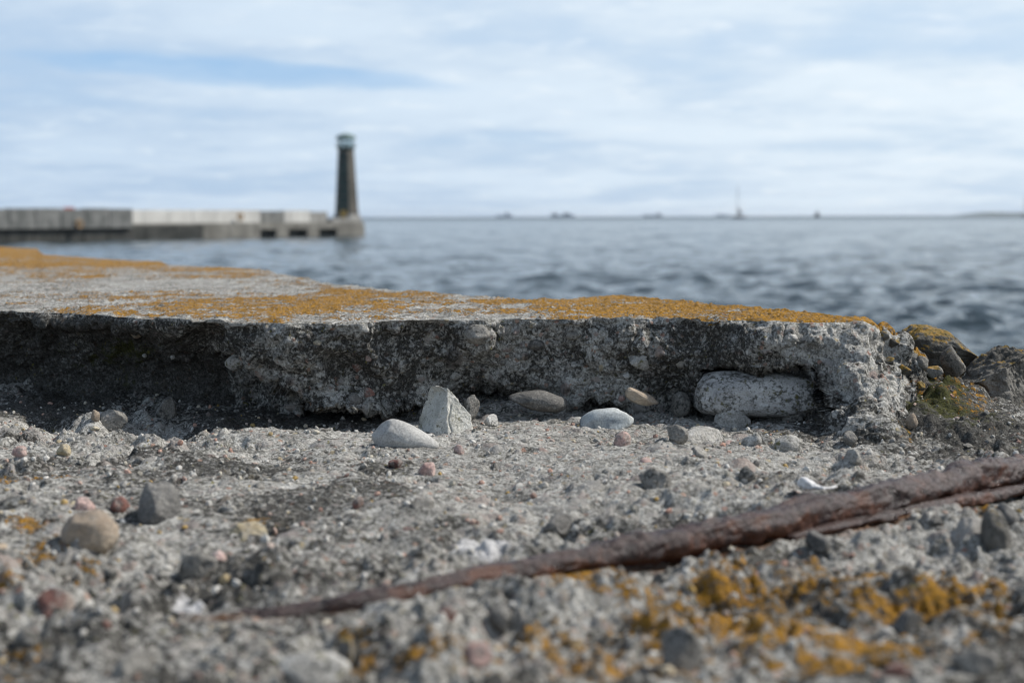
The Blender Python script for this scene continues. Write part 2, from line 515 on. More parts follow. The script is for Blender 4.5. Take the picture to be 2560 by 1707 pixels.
# a bar of rusted reinforcement: centre line in the ground's own plane
BAR = [(at_z(px, py, z), r) for px, py, z, r in (
    (3400, 1010, 0.016, 0.0094), (2950, 1090, 0.014, 0.0094), (2560, 1166, 0.0125, 0.0094), (2300, 1226, 0.0115, 0.0092), (2000, 1290, 0.0095, 0.009), (1800, 1332, 0.0075, 0.0086),
    (1600, 1374, 0.005, 0.0074), (1450, 1400, 0.003, 0.0062), (1300, 1428, 0.0032, 0.0056), (1180, 1447, 0.0044, 0.0054), (1050, 1482, 0.0042, 0.0054), (850, 1517, 0.0006, 0.0046),
    (700, 1537, -0.0018, 0.0038), (590, 1552, -0.003, 0.0036), (480, 1570, -0.007, 0.003))]
BARXY = np.array([b[0] for b in BAR])


def bar_distance(x, y):
    """plan distance to the bar and the bar's height there"""
    best = np.full(x.shape, 1e9)
    zz = np.zeros(x.shape)
    for a, b in zip(BARXY[:-1], BARXY[1:]):
        d = b[:2] - a[:2]
        t = np.clip(((x - a[0]) * d[0] + (y - a[1]) * d[1]) / (d @ d), 0, 1)
        dd = np.hypot(x - a[0] - t * d[0], y - a[1] - t * d[1])
        near = dd < best
        best = np.where(near, dd, best)
        zz = np.where(near, a[2] + t * (b[2] - a[2]), zz)
    return best, zz


def ground_macro(x, y):
    px, py = proj(np.stack([x, y, np.zeros_like(x)], -1))
    ok = (y > 0.2)
    z = np.zeros_like(x)
    # hollows scooped out in front of the ledge
    z -= 0.020 * ellipse(px, py, 380, 1062, 120, 26) * ok
    z -= 0.012 * ellipse(px, py, 100, 1050, 70, 14) * ok
    z -= 0.010 * ellipse(px, py, 860, 1058, 240, 16) * ok
    z -= 0.009 * ellipse(px, py, 1260, 1215, 130, 45) * ok
    z -= 0.007 * ellipse(px, py, 700, 1130, 90, 20) * ok
    z += 0.006 * ellipse(px, py, 560, 1110, 420, 22) * ok
    z += 0.006 * ellipse(px, py, 1650, 1180, 260, 60) * ok
    z -= 0.007 * ellipse(px, py, 1390, 1318, 60, 16) * ok
    z -= 0.010 * ellipse(px, py, 1255, 1580, 80, 35) * ok
    z += 0.007 * ellipse(px, py, 1050, 1290, 170, 26) * ok
    # the rubble mound past the end of the ledge
    crest = np.interp(x, [0.19, 0.25, 0.29, 0.323, 0.348, 0.369, 0.400, 0.45, 0.56, 0.7], [0.0, 0.012, 0.035, 0.066, 0.055, 0.040, 0.026, 0.004, -0.01, -0.015])
    my = np.clip((y - 1.05) / 0.19, 0, 1) ** 1.25 * sstep(1.40, 1.28, y)
    z += 0.55 * crest * my
    # the near ground below the bar stands a little higher
    bd, bz = bar_distance(x, y)
    z += 0.004 * sstep(0.75, 0.55, y) * sstep(-0.2, 0.1, x)
    groove = np.exp(-(bd / 0.011) ** 2)
    z -= groove * np.clip(z - (bz - 0.010), 0, 0.012) * (bz > 0.004)
    # outer edge of the pier: falls to the water behind the mound
    drop = sstep(1.46, 1.66, y + 0.05 * np.sin(x * 9) + 0.02 * np.sin(x * 31)) * sstep(0.0, 0.25, x)
    z -= drop * 2.4
    return z


us = np.concatenate([-np.geomspace(3.2, 0.44, 26)[:-1], np.linspace(-0.43, 0.43, 730), np.geomspace(0.44, 3.2, 26)[1:]])
ys = np.concatenate([np.linspace(-2.5, 0.42, 26), np.exp(np.linspace(math.log(0.435), math.log(1.50), 690)), np.linspace(1.503, 1.8, 40)])
Yg, Ug = np.meshgrid(ys, us, indexing='ij')
Xg = Ug * np.maximum(Yg, 0.42)
x, y = Xg.ravel(), Yg.ravel()
XY = np.stack([x, y], -1)
zmac = ground_macro(x, y)
rough = octaves(XY, [(0.19, 0.0046), (0.085, 0.0058)], 3, 0.35)
rough += octaves(XY, [(0.042, 0.0068), (0.021, 0.0052), (0.0105, 0.0032), (0.0055, 0.0020), (0.0029, 0.0011)], 9, 0.5)
amp = 0.38 + 0.70 * sstep(-0.6, 0.5, vnoise2(XY / 0.13, 77) + 0.4 * vnoise2(XY / 0.05, 78)) + 0.25 * sstep(0.95, 0.6, y)
p1, i1 = pebbles(x, y, 0.034, 0.30, 0.005, 0.013, 21, 0.6)
p2, i2 = pebbles(x, y, 0.016, 0.32, 0.0025, 0.0062, 41, 0.55)
p3, i3 = pebbles(x, y, 0.0085, 0.30, 0.0016, 0.0034, 61)
# sockets where stones have come out
h1_, _ = pebbles(x, y, 0.041, 0.34, 0.006, 0.016, 121, 0.35)
h2_, _ = pebbles(x, y, 0.019, 0.34, 0.003, 0.007, 141, 0.3)
pits = np.maximum(h1_, h2_)
peb = np.maximum(np.maximum(p1, p2), p3)
grain = np.where(p1 >= peb, i1, np.where(p2 >= peb, i2, i3)) * (peb > 0.0002)
# water-worn, trowelled patches are smoother
pxg, pyg = proj(np.stack([x, y, zmac], -1))
calm = np.clip(ellipse(pxg, pyg, 1050, 1290, 170, 26) * 1.1, 0, 0.9)
bd, bz = bar_distance(x, y)
nearbar = np.exp(-(bd / 0.014) ** 2)
z = zmac + (rough * amp + peb - 0.9 * pits * (peb <= 0)) * (1 - calm) * (1 - 0.8 * nearbar)
nz1 = vnoise2(XY / 0.11, 5) * 0.5 + vnoise2(XY / 0.045, 6) * 0.35 + vnoise2(XY / 0.02, 8) * 0.25
lich = np.zeros_like(x)
for cx, cy, rx, ry, a in ((1950, 1560, 620, 150, 1.0), (2330, 1480, 300, 90, 0.8), (1480, 1450, 160, 60, 0.75), (1480, 1620, 300, 100, 0.8), (880, 1630, 70, 50, 0.9), (60, 1320, 90, 50, 0.55), (90, 1200, 170, 18, 0.6),
                          (230, 1430, 200, 60, 0.45), (20, 1510, 70, 40, 0.8), (330, 1590, 110, 40, 0.4), (640, 1300, 60, 18, 0.6), (190, 1290, 90, 30, 0.4), (60, 1700, 90, 40, 0.6),
                          (420, 1200, 250, 25, 0.35), (2420, 1270, 170, 40, 0.55), (2400, 1000, 190, 100, 0.5), (2300, 930, 110, 80, 0.6), (2210, 860, 60, 30, 0.6), (2480, 1080, 140, 55, 0.4), (950, 1210, 160, 20, 0.25), (700, 1690, 300, 40, 0.45), (1120, 1660, 260, 60, 0.6), (420, 1640, 260, 60, 0.4), (130, 1400, 160, 70, 0.5), (1750, 1650, 900, 110, 0.62), (60, 1640, 160, 90, 0.5)):
    lich = np.maximum(lich, a * ellipse(pxg, pyg, cx, cy, rx, ry))
outside = (np.abs(pxg - 1280) > 1500) | (y < 0.5)
lich = np.where(outside, 0.35, lich)
nz2 = vnoise2(XY / 0.034, 15) * 0.55 + vnoise2(XY / 0.015, 16) * 0.45 + vnoise2(XY / 0.008, 18) * 0.3
lmask = sstep(0.08, 0.55, lich)
lich = np.clip(-0.25 + lmask * (0.55 + 0.10 * lich) + 0.24 * nz2 * lmask, -0.3, 0.6)
rust = np.exp(-(bd / 0.013) ** 2) * (0.60 + 0.30 * sstep(900, 1500, pxg)) + 0.5 * np.exp(-(bd / 0.035) ** 2) * ellipse(pxg, pyg, 2250, 1330, 420, 90)
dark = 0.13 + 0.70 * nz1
dark += 0.55 * ellipse(pxg, pyg, 300, 1010, 600, 45) + 0.35 * ellipse(pxg, pyg, 900, 1050, 300, 20)  # crust, plus the ledge's shade painted onto the ground at its foot
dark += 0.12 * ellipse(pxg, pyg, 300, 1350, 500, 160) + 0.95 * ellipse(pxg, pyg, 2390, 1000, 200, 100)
dark -= 0.40 * ellipse(pxg, pyg, 1700, 1160, 560, 90)  # sunlit stretch painted paler by thinning the crust
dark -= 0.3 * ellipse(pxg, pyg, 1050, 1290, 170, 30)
moss = 0.95 * ellipse(pxg, pyg, 2330, 960, 150, 90) + 0.55 * ellipse(pxg, pyg, 2450, 1060, 150, 60) + 0.25 * ellipse(pxg, pyg, 250, 1010, 300, 25) - 0.18 + 0.2 * nz1
white = 1.0 * ellipse(pxg, pyg, 1205, 1378, 85, 26) + 0.9 * ellipse(pxg, pyg, 470, 1495, 50, 35) + 0.6 * ellipse(pxg, pyg, 1740, 1090, 120, 20) + 0.3 * ellipse(pxg, pyg, 1780, 1440, 200, 40) + 0.14 * nz1
P = np.stack([x, y, z], -1).reshape(Yg.shape + (3,))
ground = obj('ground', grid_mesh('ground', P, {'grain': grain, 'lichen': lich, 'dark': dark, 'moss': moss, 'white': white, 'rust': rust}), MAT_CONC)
ground['kind'] = 'structure'
GZ = P[:, :, 2]


def ground_z(gx, gy):
    r = np.clip(np.searchsorted(ys, gy), 1, len(ys) - 1)
    c = np.clip(np.searchsorted(us, gx / max(gy, 0.42)), 1, len(us) - 1)
    return float(GZ[r - 1:r + 1, c - 1:c + 1].mean())


# ------------------------------------------------------------------ the broken concrete ledge
ZT = 0.086
FE = np.array([(-2600, 700), (-900, 745), (-150, 772), (0, 777), (150, 781), (300, 790), (440, 800), (560, 804), (700, 808), (800, 808), (950, 805), (1100, 799), (1180, 797),
               (1400, 796), (1700, 797), (1950, 803), (2100, 804), (2150, 803), (2190, 799), (2260, 795), (2600, 792)], float)
BE = np.array([(-2600, 585), (-900, 596), (-150, 612), (0, 618), (92, 622), (108, 638), (250, 647), (402, 654), (420, 664), (600, 671), (672, 677), (692, 686), (765, 697), (800, 708), (1000, 728), (1200, 743),
               (1340, 752), (1450, 744), (1560, 740), (1680, 751), (1800, 763), (2000, 782), (2100, 792), (2150, 796), (2190, 790), (2260, 786), (2600, 782)], float)
cols = np.concatenate([np.linspace(-2600, -140, 60)[:-1], np.linspace(-140, 2560, 1250)])
nC = len(cols)
def smooth1(a, n):
    k_ = np.hanning(2 * n + 3)[1:-1]
    k_ /= k_.sum()
    return np.convolve(np.pad(a, n, 'edge'), k_, 'valid')


fey = smooth1(np.interp(cols, FE[:, 0], FE[:, 1]), 45)
bey = np.interp(cols, BE[:, 0], BE[:, 1])
# chipped outline of both edges
cz = np.zeros(nC)
ch1 = vnoise2(np.stack([cols / 60.0, cz], -1), 3) * 2.2 + vnoise2(np.stack([cols / 22.0, cz], -1), 4) * 0.5
bey = bey + vnoise2(np.stack([cols / 45.0, cz + 3], -1), 5) * 2.0 * np.clip((bey - 590) / 150, 0.3, 1)
front = np.array([at_z(a, b, ZT) for a, b in zip(cols, fey + 0.75 * ch1)])
front_s = np.array([at_z(a, b, ZT) for a, b in zip(cols, fey)])
back = np.array([at_z(a, min(b, f - 3), ZT) for a, b, f in zip(cols, bey, fey)])
ztop = smooth1(np.interp(cols, [-3000, 2150, 2180, 2205, 2240, 2280, 2330, 2400, 2470, 2540, 2560], [ZT, ZT, 0.083, 0.074, 0.067, 0.058, 0.044, 0.029, 0.010, -0.020, -0.03]), 7)
end_ = sstep(2160, 2230, cols)
ztop = ztop + end_ * (0.0065 * vnoise2(np.stack([cols / 46.0, cz + 9], -1), 12) + 0.004 * vnoise2(np.stack([cols / 17.0, cz + 4], -1), 13))
nT, nF = 150, 235
# top, from the back edge forward; spaced evenly in 1/distance
s = np.linspace(1, 0, nT)[:, None]
invY = (1 - s) / front[None, :, 1] + s / back[None, :, 1]
Yt = 1 / invY
t = (Yt - front[None, :, 1]) / np.maximum(back[None, :, 1] - front[None, :, 1], 1e-6)
Xt = front[None, :, 0] + (back[None, :, 0] - front[None, :, 0]) * t
Zt = np.repeat(ztop[None, :], nT, 0)
Ptop = np.stack([Xt, Yt, Zt], -1)
# face, from the front edge down
v = np.linspace(0, 1, nF + 1)[1:, None]
zb = -0.035
Zf = ztop[None, :] + (zb - ztop[None, :]) * v
dep = np.clip((ZT - Zf) / ZT, 0, 1.4)                      # 0 at the top of a full-height face, 1 at the ground
batter = np.interp(cols, [-3000, 0, 300, 480, 560, 640, 760, 1000, 1300, 1700, 1900, 1970, 2050, 2120, 2180, 2260, 2400, 2560],
                   [0.06, 0.055, 0.060, 0.065, 0.065, 0.055, 0.028, 0.022, 0.014, 0.004, -0.006, -0.022, -0.055, -0.095, -0.130, -0.175, -0.19, -0.17])
batter = smooth1(batter, 45) + sstep(2150, 2250, cols) * 0.016 * vnoise2(np.stack([cols / 60.0, cz + 21], -1), 14)
shape = sstep(0.0, 0.85, dep)
chip = (front[:, 1] - front_s[:, 1])[None, :] * np.exp(-((ztop[None, :] - Zf) / 0.016) ** 2)
Yf = front_s[None, :, 1] + chip + batter[None, :] * np.where(batter[None, :] > 0, shape, np.clip((ztop[None, :] - Zf) / ZT, 0, 1.4))
fpx = np.repeat(cols[None, :], nF, 0)
fpy = 541.5 - 0.00276 * (fpx - 1280) + (CAM[2] - Zf) * FPX / front[None, :, 1]


def side_of(line, px, py):
    """signed pixel distance to a polyline that runs downwards; positive on its left"""
    lx = np.interp(py, [p[1] for p in line], [p[0] for p in line])
    return lx - px


left = side_of([(520, 780), (545, 830), (560, 885), (650, 965), (780, 1032), (1010, 1044), (1020, 1200)], fpx, fpy)
m = sstep(-22, 26, left)
Yf = Yf + 0.040 * m * sstep(806, 850, fpy) * sstep(1500, -200, left)
Yf = Yf - 0.016 * sstep(60, -10, left) * sstep(-330, -20, left) * sstep(820, 900, fpy)
Yf = Yf + 0.038 * ellipse(fpx, fpy, 1228, 1003, 48, 38)                     # hole beside the dark pebble
Yf = Yf + 0.022 * ellipse(fpx, fpy, 1345, 1004, 80, 34)
Yf = Yf + 0.026 * sstep(1006, 1022, fpy + 5 * np.sin(fpx / 23)) * sstep(1405, 1440, fpx) * sstep(1580, 1540, fpx)
Yf = Yf + 0.034 * sstep(1026, 1040, fpy + 5 * np.sin(fpx / 31) + 3 * np.sin(fpx / 11)) * sstep(740, 790, fpx) * sstep(1075, 1030, fpx)
Yf = Yf + 0.024 * ellipse(fpx, fpy, 1125, 1020, 75, 70)                     # niche behind the leaning stone
Yf = Yf + 0.014 * ellipse(fpx, fpy, 860, 930, 50, 40)
blk = sstep(1738, 1760, fpx) * sstep(2072 - (1010 - np.minimum(fpy, 1010)) * 0.55, 2050 - (1010 - np.minimum(fpy, 1010)) * 0.55, fpx) * sstep(912, 922, fpy + 9 * sstep(1800, 2000, fpx) - 8 * sstep(1830, 1740, fpx))
Yf = Yf + 0.040 * blk                                                        # socket of the big pale stone
crk = side_of([(2020, 905), (2045, 940), (2088, 1000), (2100, 1040)], fpx, fpy)
Yf = Yf + 0.020 * np.exp(-(crk / 9) ** 2) * sstep(905, 930, fpy) * sstep(1012, 990, fpy)
Yf = Yf - 0.016 * ellipse(fpx, fpy, 1930, 850, 170, 34) - 0.012 * ellipse(fpx, fpy, 1640, 880, 120, 55) - 0.010 * ellipse(fpx, fpy, 1180, 830, 70, 45)
Yf = Yf + 0.010 * ellipse(fpx, fpy, 1760, 840, 60, 40) + 0.010 * ellipse(fpx, fpy, 1010, 850, 150, 40)
Yf = Yf + 0.012 * ellipse(fpx, fpy, 1700, 1010, 42, 44)
Xf = front[None, :, 0] * (Yf / front[None, :, 1]) * 1.0
Pface = np.stack([Xf, Yf, Zf], -1)
# seaward side, from the water up to the back edge
nB = 10
tb = np.linspace(1, 0, nB + 1)[:-1, None]
Pback = np.stack([np.repeat(back[None, :, 0], nB, 0), back[None, :, 1] + 0.10 * tb ** 0.5, ztop[None, :] + (-2.3 - ztop[None, :]) * tb ** 1.6], -1)
PL = np.concatenate([Pback, Ptop, Pface], 0)
nR = PL.shape[0]
region = np.concatenate([np.full(nB, 0), np.full(nT, 1), np.full(nF, 2)])[:, None] * np.ones((1, nC))
flat = PL.reshape(-1, 3)
pxl, pyl = proj(flat)
reg = region.ravel()
face = (reg == 2)
top = (reg == 1)
# fade so that the rim itself stays fairly crisp
rowi = np.repeat(np.arange(nR)[:, None], nC, 1).ravel() - (nB + nT)
rim = np.clip(np.abs(rowi) / 7.0, 0, 1)
drop_end = sstep(2160, 2260, np.repeat(cols[None, :], nR, 0).ravel())        # the crumbled end
# lichen on the upper side
XYt = flat[:, :2]
ln = vnoise2(XYt / 0.16 + 3, 31) * 0.24 + vnoise2(XYt / 0.07, 32) * 0.30 + vnoise2(XYt / 0.03, 33) * 0.32 + vnoise2(XYt / 0.013, 37) * 0.26
lb = 0.30 + 0.38 * sstep(1180, 1500, pxl) + 0.16 * ellipse(pxl, pyl, 620, 770, 300, 26) + 0.34 * sstep(720, 640, pyl) + 0.10 * ellipse(pxl, pyl, 950, 735, 250, 25)
lb -= 0.26 * ellipse(pxl, pyl, 300, 712, 420, 22)
lb -= 0.10 * ellipse(pxl, pyl, 80, 765, 160, 20)
lich = np.where(top, np.clip(lb + 0.62 * ln, -0.4, 0.9), -0.35)
toprow = np.clip((rowi + nT) / nT, 0, 1)
lich = np.where(top, lich - 0.75 * sstep(-6.5, -1.0, rowi) * (0.35 + 0.65 * (vnoise2(XYt / 0.05, 34) > 0)) * sstep(1650, 1350, pxl), lich)
lich = np.where(top, lich - drop_end * (0.55 - 0.6 * ln), lich)
lich = np.where(face, -0.3 + 0.58 * drop_end * sstep(-0.3, 0.5, vnoise(flat / 0.03, 35)) , lich)
lich = np.where(reg == 0, -0.1, lich)
# relief: lumps along the surface normal
NRM = -grid_normals(PL).reshape(-1, 3)
sgn = np.sign((NRM * np.where(face[:, None], np.array([0, -1.0, 0.2]), np.where(top[:, None], np.array([0, 0, 1.0]), np.array([0, 1.0, 0.2])))).sum(1))
NRM *= np.where(sgn == 0, 1, sgn)[:, None]
lump = octaves(flat, [(0.085, 0.0115), (0.040, 0.0090)], 51, 0.4)
crumb = octaves(flat, [(0.018, 0.0056), (0.0092, 0.0032), (0.0048, 0.0017), (0.0026, 0.0008)], 55, 0.55)
rimf = np.where(face, 0.25 + 0.75 * rim, 1)
disp = np.where(face, (lump * (1 + 0.5 * drop_end) * np.clip(rowi / 16.0 + drop_end, 0.10, 1) + crumb * rimf), 0)
tiny = octaves(flat, [(0.012, 0.0006), (0.0055, 0.0006), (0.0028, 0.0004)], 61, 0.4)
lum = sstep(0.1, 0.4, lich + 0.25 * vnoise2(XYt / 0.012, 36))
disp = np.where(top, tiny * (0.8 + 1.4 * lum) + 0.0013 * lum + octaves(flat, [(0.45, 0.0016)], 63, 0) + drop_end * (lump + crumb), disp)
# small flakes broken from the rim
fl = (sstep(0.15, 0.6, vnoise2(np.stack([flat[:, 0] / 0.045, flat[:, 0] * 0], -1), 71)) + 0.6 * sstep(0.1, 0.6, vnoise2(np.stack([flat[:, 0] / 0.017, flat[:, 0] * 0], -1), 72))) * 0.0055
disp = np.where(top, disp - fl * np.exp(-(rowi / 8.0) ** 2), disp)
disp = np.where(reg == 0, 0.02 * vnoise(flat / 0.15, 66), disp)
flat = flat + NRM * disp[:, None]
# grains standing out of the face
gx, gz = flat[:, 0], flat[:, 2]
q1, j1 = pebbles(gx, gz, 0.034, 0.24, 0.005, 0.012, 81, 0.6)
q2, j2 = pebbles(gx, gz, 0.014, 0.42, 0.002, 0.0055, 91)
qq = np.maximum(q1, q2) * face * np.clip(rowi / 18.0, 0, 1)
flat[:, 1] -= qq * 0.9
grain = np.where(q1 > q2, j1, j2) * (qq > 0.0003)
wn = vnoise(flat / 0.06, 95) * 0.5 + vnoise(flat / 0.025, 96) * 0.4
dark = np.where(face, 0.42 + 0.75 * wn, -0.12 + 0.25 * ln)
dark = np.where(face, dark + 0.40 * sstep(760, 480, pxl) - 0.20 * sstep(1600, 2000, pxl) - 0.32 * ellipse(pxl, pyl, 660, 900, 130, 60) - 0.5 * sstep(14, 0, rowi), dark)  # crust made heavier at left to paint in that side's shade
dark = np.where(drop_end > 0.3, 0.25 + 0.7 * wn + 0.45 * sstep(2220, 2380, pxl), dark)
moss = np.where(face, -0.10 + 0.62 * ellipse(pxl, pyl, 250, 900, 200, 60) + 0.42 * ellipse(pxl, pyl, 480, 830, 170, 40) + 0.35 * ellipse(pxl, pyl, 300, 970, 90, 25) + 0.25 * wn, -0.4)
moss = moss + 0.62 * drop_end * sstep(-0.1, 0.5, wn)
white = np.where(face, -0.1 + 0.26 * ellipse(pxl, pyl, 1800, 990, 240, 50), -0.02) + 0.12 * wn
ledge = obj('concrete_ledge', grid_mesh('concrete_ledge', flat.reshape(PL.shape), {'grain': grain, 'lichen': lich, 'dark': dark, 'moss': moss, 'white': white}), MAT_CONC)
tag(ledge, 'broken grey concrete ledge with orange lichen on its flat top', 'concrete ledge')
FP = flat.reshape(PL.shape)[nB + nT:]


def face_point(px, py):
    c = int(np.argmin(np.abs(cols - px)))
    a, b = proj(FP[:, c])
    k = int(np.argmin(np.abs(b - py)))
    return FP[k, c].copy()


# ------------------------------------------------------------------ stones
def rock_mesh(name, seed, sub=3, kind='round', amp=0.10, cuts=10, sq=2.0, chip=0.80):
    bm = bmesh.new()
    bmesh.ops.create_icosphere(bm, subdivisions=sub, radius=1.0)
    me = bpy.data.meshes.new(name)
    bm.to_mesh(me)
    bm.free()
    co = np.empty(len(me.vertices) * 3, np.float32)
    me.vertices.foreach_get('co', co)
    co = co.reshape(-1, 3).astype(np.float64)
    rg = np.random.default_rng(seed)
    if sq != 2.0:
        p = (np.abs(co) ** sq).sum(1) ** (1 / sq)
        co = co / p[:, None]
    if kind == 'round' and amp > 0:
        for _ in range(14):
            nrm = rg.normal(size=3)
            nrm /= np.linalg.norm(nrm)
            reach = (co @ nrm).max()
            ex = np.maximum(co @ nrm - reach * rg.uniform(chip, 0.97), 0)
            co -= 0.9 * ex[:, None] * nrm
    if kind == 'angular':
        for _ in range(cuts):
            nrm = rg.normal(size=3)
            nrm /= np.linalg.norm(nrm)
            d = rg.uniform(0.52, 0.85)
            ex = np.maximum(co @ nrm - d, 0)
            co -= ex[:, None] * nrm
    nrm = co / np.linalg.norm(co, axis=1, keepdims=True)
    n = vnoise(co * 1.1 + rg.uniform(0, 50, 3), seed) * 0.55 + vnoise(co * 2.3 + 9, seed + 1) * 0.28 + vnoise(co * 5.1, seed + 2) * 0.12
    n += vnoise(co * 7.7 + 3, seed + 6) * 0.10
    if sub >= 4:
        n += vnoise(co * 14, seed + 7) * 0.06
    if sub >= 5:
        n += vnoise(co * 11, seed + 3) * 0.12 + vnoise(co * 23, seed + 4) * 0.08
    if sub >= 6:
        n += vnoise(co * 45, seed + 5) * 0.05
    co += nrm * (n * amp * 1.4)[:, None]
    co /= np.abs(co).max(0)
    me.vertices.foreach_set('co', co.astype(np.float32).ravel())
    me.polygons.foreach_set('use_smooth', np.full(len(me.polygons), True))
    me.update()
    return me


def reshape_mesh(me, fn):
    co = np.empty(len(me.vertices) * 3, np.float32)
    me.vertices.foreach_get('co', co)
    co = fn(co.reshape(-1, 3).astype(np.float64))
    me.vertices.foreach_set('co', co.astype(np.float32).ravel())
    me.update()
    return me


def hit_ground(px, py):
    d = ray(px, py)
    y_ = 0.45
    while y_ < 1.6:
        p = CAM + d * (y_ / d[1])
        if p[2] <= ground_z(p[0], p[1]):
            break
        y_ += 0.002
    return p


def ground_stone(px, py, wpx, hpx, mat, mesh, name='stone', deep=0.8, sink=0.25, rot=0.0, tilt=(0, 0), parent=True, lift=0.0):
    """a stone whose outline is centred on a pixel of the ground; sizes in photo pixels turn into metres at its distance"""
    base = hit_ground(px, py + hpx * 0.42)
    mpp = base[1] / FPX
    a, c = wpx * mpp / 2, hpx * mpp / 2
    b = a * deep
    vis = c * 1.05
    half = vis / (1 - sink)
    zc_ = ground_z(base[0], base[1] + b * 0.5) + half * (1 - 2 * sink) + lift
    return obj(name, mesh, mat, ground if parent else None, (base[0], base[1] + b * 0.55, zc_), (R(tilt[0]), R(tilt[1]), R(rot)), (a, b, half))


def face_stone(px, py, wpx, hpx, mat, mesh, name='stone', deep=0.7, out=0.25, rot=(0, 0, 0), parent=True):
    """a stone set in the broken face of the ledge"""
    p = face_point(px, py)
    mpp = p[1] / FPX
    a, c = wpx * mpp / 2, hpx * mpp / 2
    b = a * deep
    q = at_y(px, py, p[1] + b * (1 - 2 * out))
    return obj(name, mesh, mat, ledge if parent else None, q, tuple(R(v_) for v_ in rot), (a, b, c))


ROUND = [rock_mesh('pebble_form', 100 + k, 3, 'round', 0.20) for k in range(5)]
ANG = [rock_mesh('stone_form', 200 + k, 3, 'angular', 0.13, 9) for k in range(6)]
HR = [rock_mesh('large_pebble_form', 300 + k, 4, 'round', 0.14) for k in range(4)]
HA = [rock_mesh('large_stone_form', 400 + k, 5, 'angular', 0.13, 11) for k in range(5)]

# big pale stone in its socket
blk_me = reshape_mesh(rock_mesh('pale_block_form', 507, 6, 'round', 0.075, sq=6.0, chip=0.86),
                      lambda c: np.stack([c[:, 0] - 0.10 * (c[:, 2] > 0) * c[:, 2] * np.sign(c[:, 0]) * (c[:, 0] > 0) * 1.6, c[:, 1] + 0.42 * np.clip(c[:, 2], 0, 1) ** 1.5 * (c[:, 1] < 0) * -c[:, 1], c[:, 2] * (1 - 0.10 * np.clip(np.abs(c[:, 0]) - 0.6, 0, 1))], -1))
o = obj('stone', blk_me, M_BLOCK, ledge, at_y(1897, 986, 1.230), (R(-8), R(1.5), R(-3)), (0.057, 0.044, 0.0212))
o['label'] = 'big pale speckled stone set in the ledge'
# dark tapered pebble in the hole
dk_me = reshape_mesh(rock_mesh('dark_pebble_form', 502, 5, 'round', 0.05), lambda c: np.stack([c[:, 0], c[:, 1], c[:, 2] * (1 + 0.35 * c[:, 0]) * 0.85 - 0.10 * c[:, 0]], -1))
o = obj('stone', dk_me, M_DARK, ledge, at_y(1346, 1002, 1.222), (0, R(4), R(4)), (0.0262, 0.017, 0.0108))
o['label'] = 'dark smooth pebble in the hollow of the ledge'
sl_me = reshape_mesh(rock_mesh('long_pebble_form', 503, 5, 'round', 0.06), lambda c: np.stack([c[:, 0], c[:, 1], c[:, 2] * (1 - 0.3 * c[:, 0])], -1))
o = obj('stone', sl_me, M_TAN, ledge, at_y(1604, 994, 1.213), (0, R(22), 0), (0.0155, 0.011, 0.0062))
o = obj('stone', HR[1], M_GREY, ledge, at_y(1702, 1012, 1.232), (0, R(10), R(20)), (0.0098, 0.010, 0.0115))
for a in ((1612, 892, 124, 66, M_PALE, HA[0], 0.5, 0.16), (1192, 838, 74, 54, M_GREY, HR[0], 0.8, 0.35), (1336, 862, 54, 32, M_DARK, HR[2], 0.7, 0.35),
          (592, 905, 66, 44, M_PALE, HR[3], 0.8, 0.42), (793, 857, 21, 17, M_YELL, ROUND[0], 1.0, 0.5), (884, 1000, 40, 36, M_DARK, ROUND[1], 0.8, 0.3), (921, 984, 36, 38, M_RED, ROUND[2], 0.8, 0.25),
          (892, 915, 34, 30, M_RED, ANG[1], 0.8, 0.3), (923, 895, 26, 24, M_PINK, ROUND[3], 0.8, 0.3), (1140, 938, 32, 26, M_PALE, ANG[2], 0.8, 0.35), (1432, 838, 44, 26, M_GREY, ROUND[4], 0.7, 0.35),
          (1421, 916, 18, 18, M_GREY, ROUND[0], 0.9, 0.35), (1527, 922, 26, 22, M_GREY, ROUND[2], 0.9, 0.3), (1566, 938, 22, 20, M_WHITE, ANG[3], 0.9, 0.45), (1553, 996, 20, 20, M_PINK, ROUND[3], 0.9, 0.4),
          (1730, 934, 18, 18, M_DARK, ROUND[1], 0.9, 0.3), (1472, 985, 14, 18, M_DARK, ROUND[1], 0.9, 0.3), (340, 832, 36, 30, M_TAN, ROUND[1], 0.9, 0.4), (362, 889, 16, 12, M_WHITE, ROUND[2], 0.9, 0.45),
          (432, 892, 12, 16, M_WHITE, ANG[0], 0.9, 0.45), (1980, 846, 32, 22, M_PALE, ROUND[0], 0.9, 0.45), (2195, 890, 22, 20, M_GREY, ANG[4], 0.9, 0.45), (1702, 905, 34, 40, M_GREY, HR[0], 0.6, 0.2),
          (690, 945, 20, 18, M_GREY, ROUND[4], 0.9, 0.3), (1060, 905, 22, 18, M_GREY, ROUND[0], 0.8, 0.3), (1255, 905, 24, 20, M_DARK, ROUND[2], 0.8, 0.3), (1490, 870, 20, 16, M_PALE, ANG[5], 0.8, 0.35),
          (1335, 920, 22, 18, M_GREY, ANG[3], 0.8, 0.3), (1010, 985, 22, 20, M_GREY, ROUND[4], 0.8, 0.3), (2010, 905, 22, 18, M_GREY, ANG[2], 0.8, 0.35), (1820, 880, 26, 20, M_GREY, ANG[1], 0.8, 0.3)):
    face_stone(a[0], a[1], a[2], a[3], a[4], a[5], deep=a[6], out=a[7], rot=(random.uniform(-20, 20), random.uniform(-15, 15), random.uniform(-40, 40)))

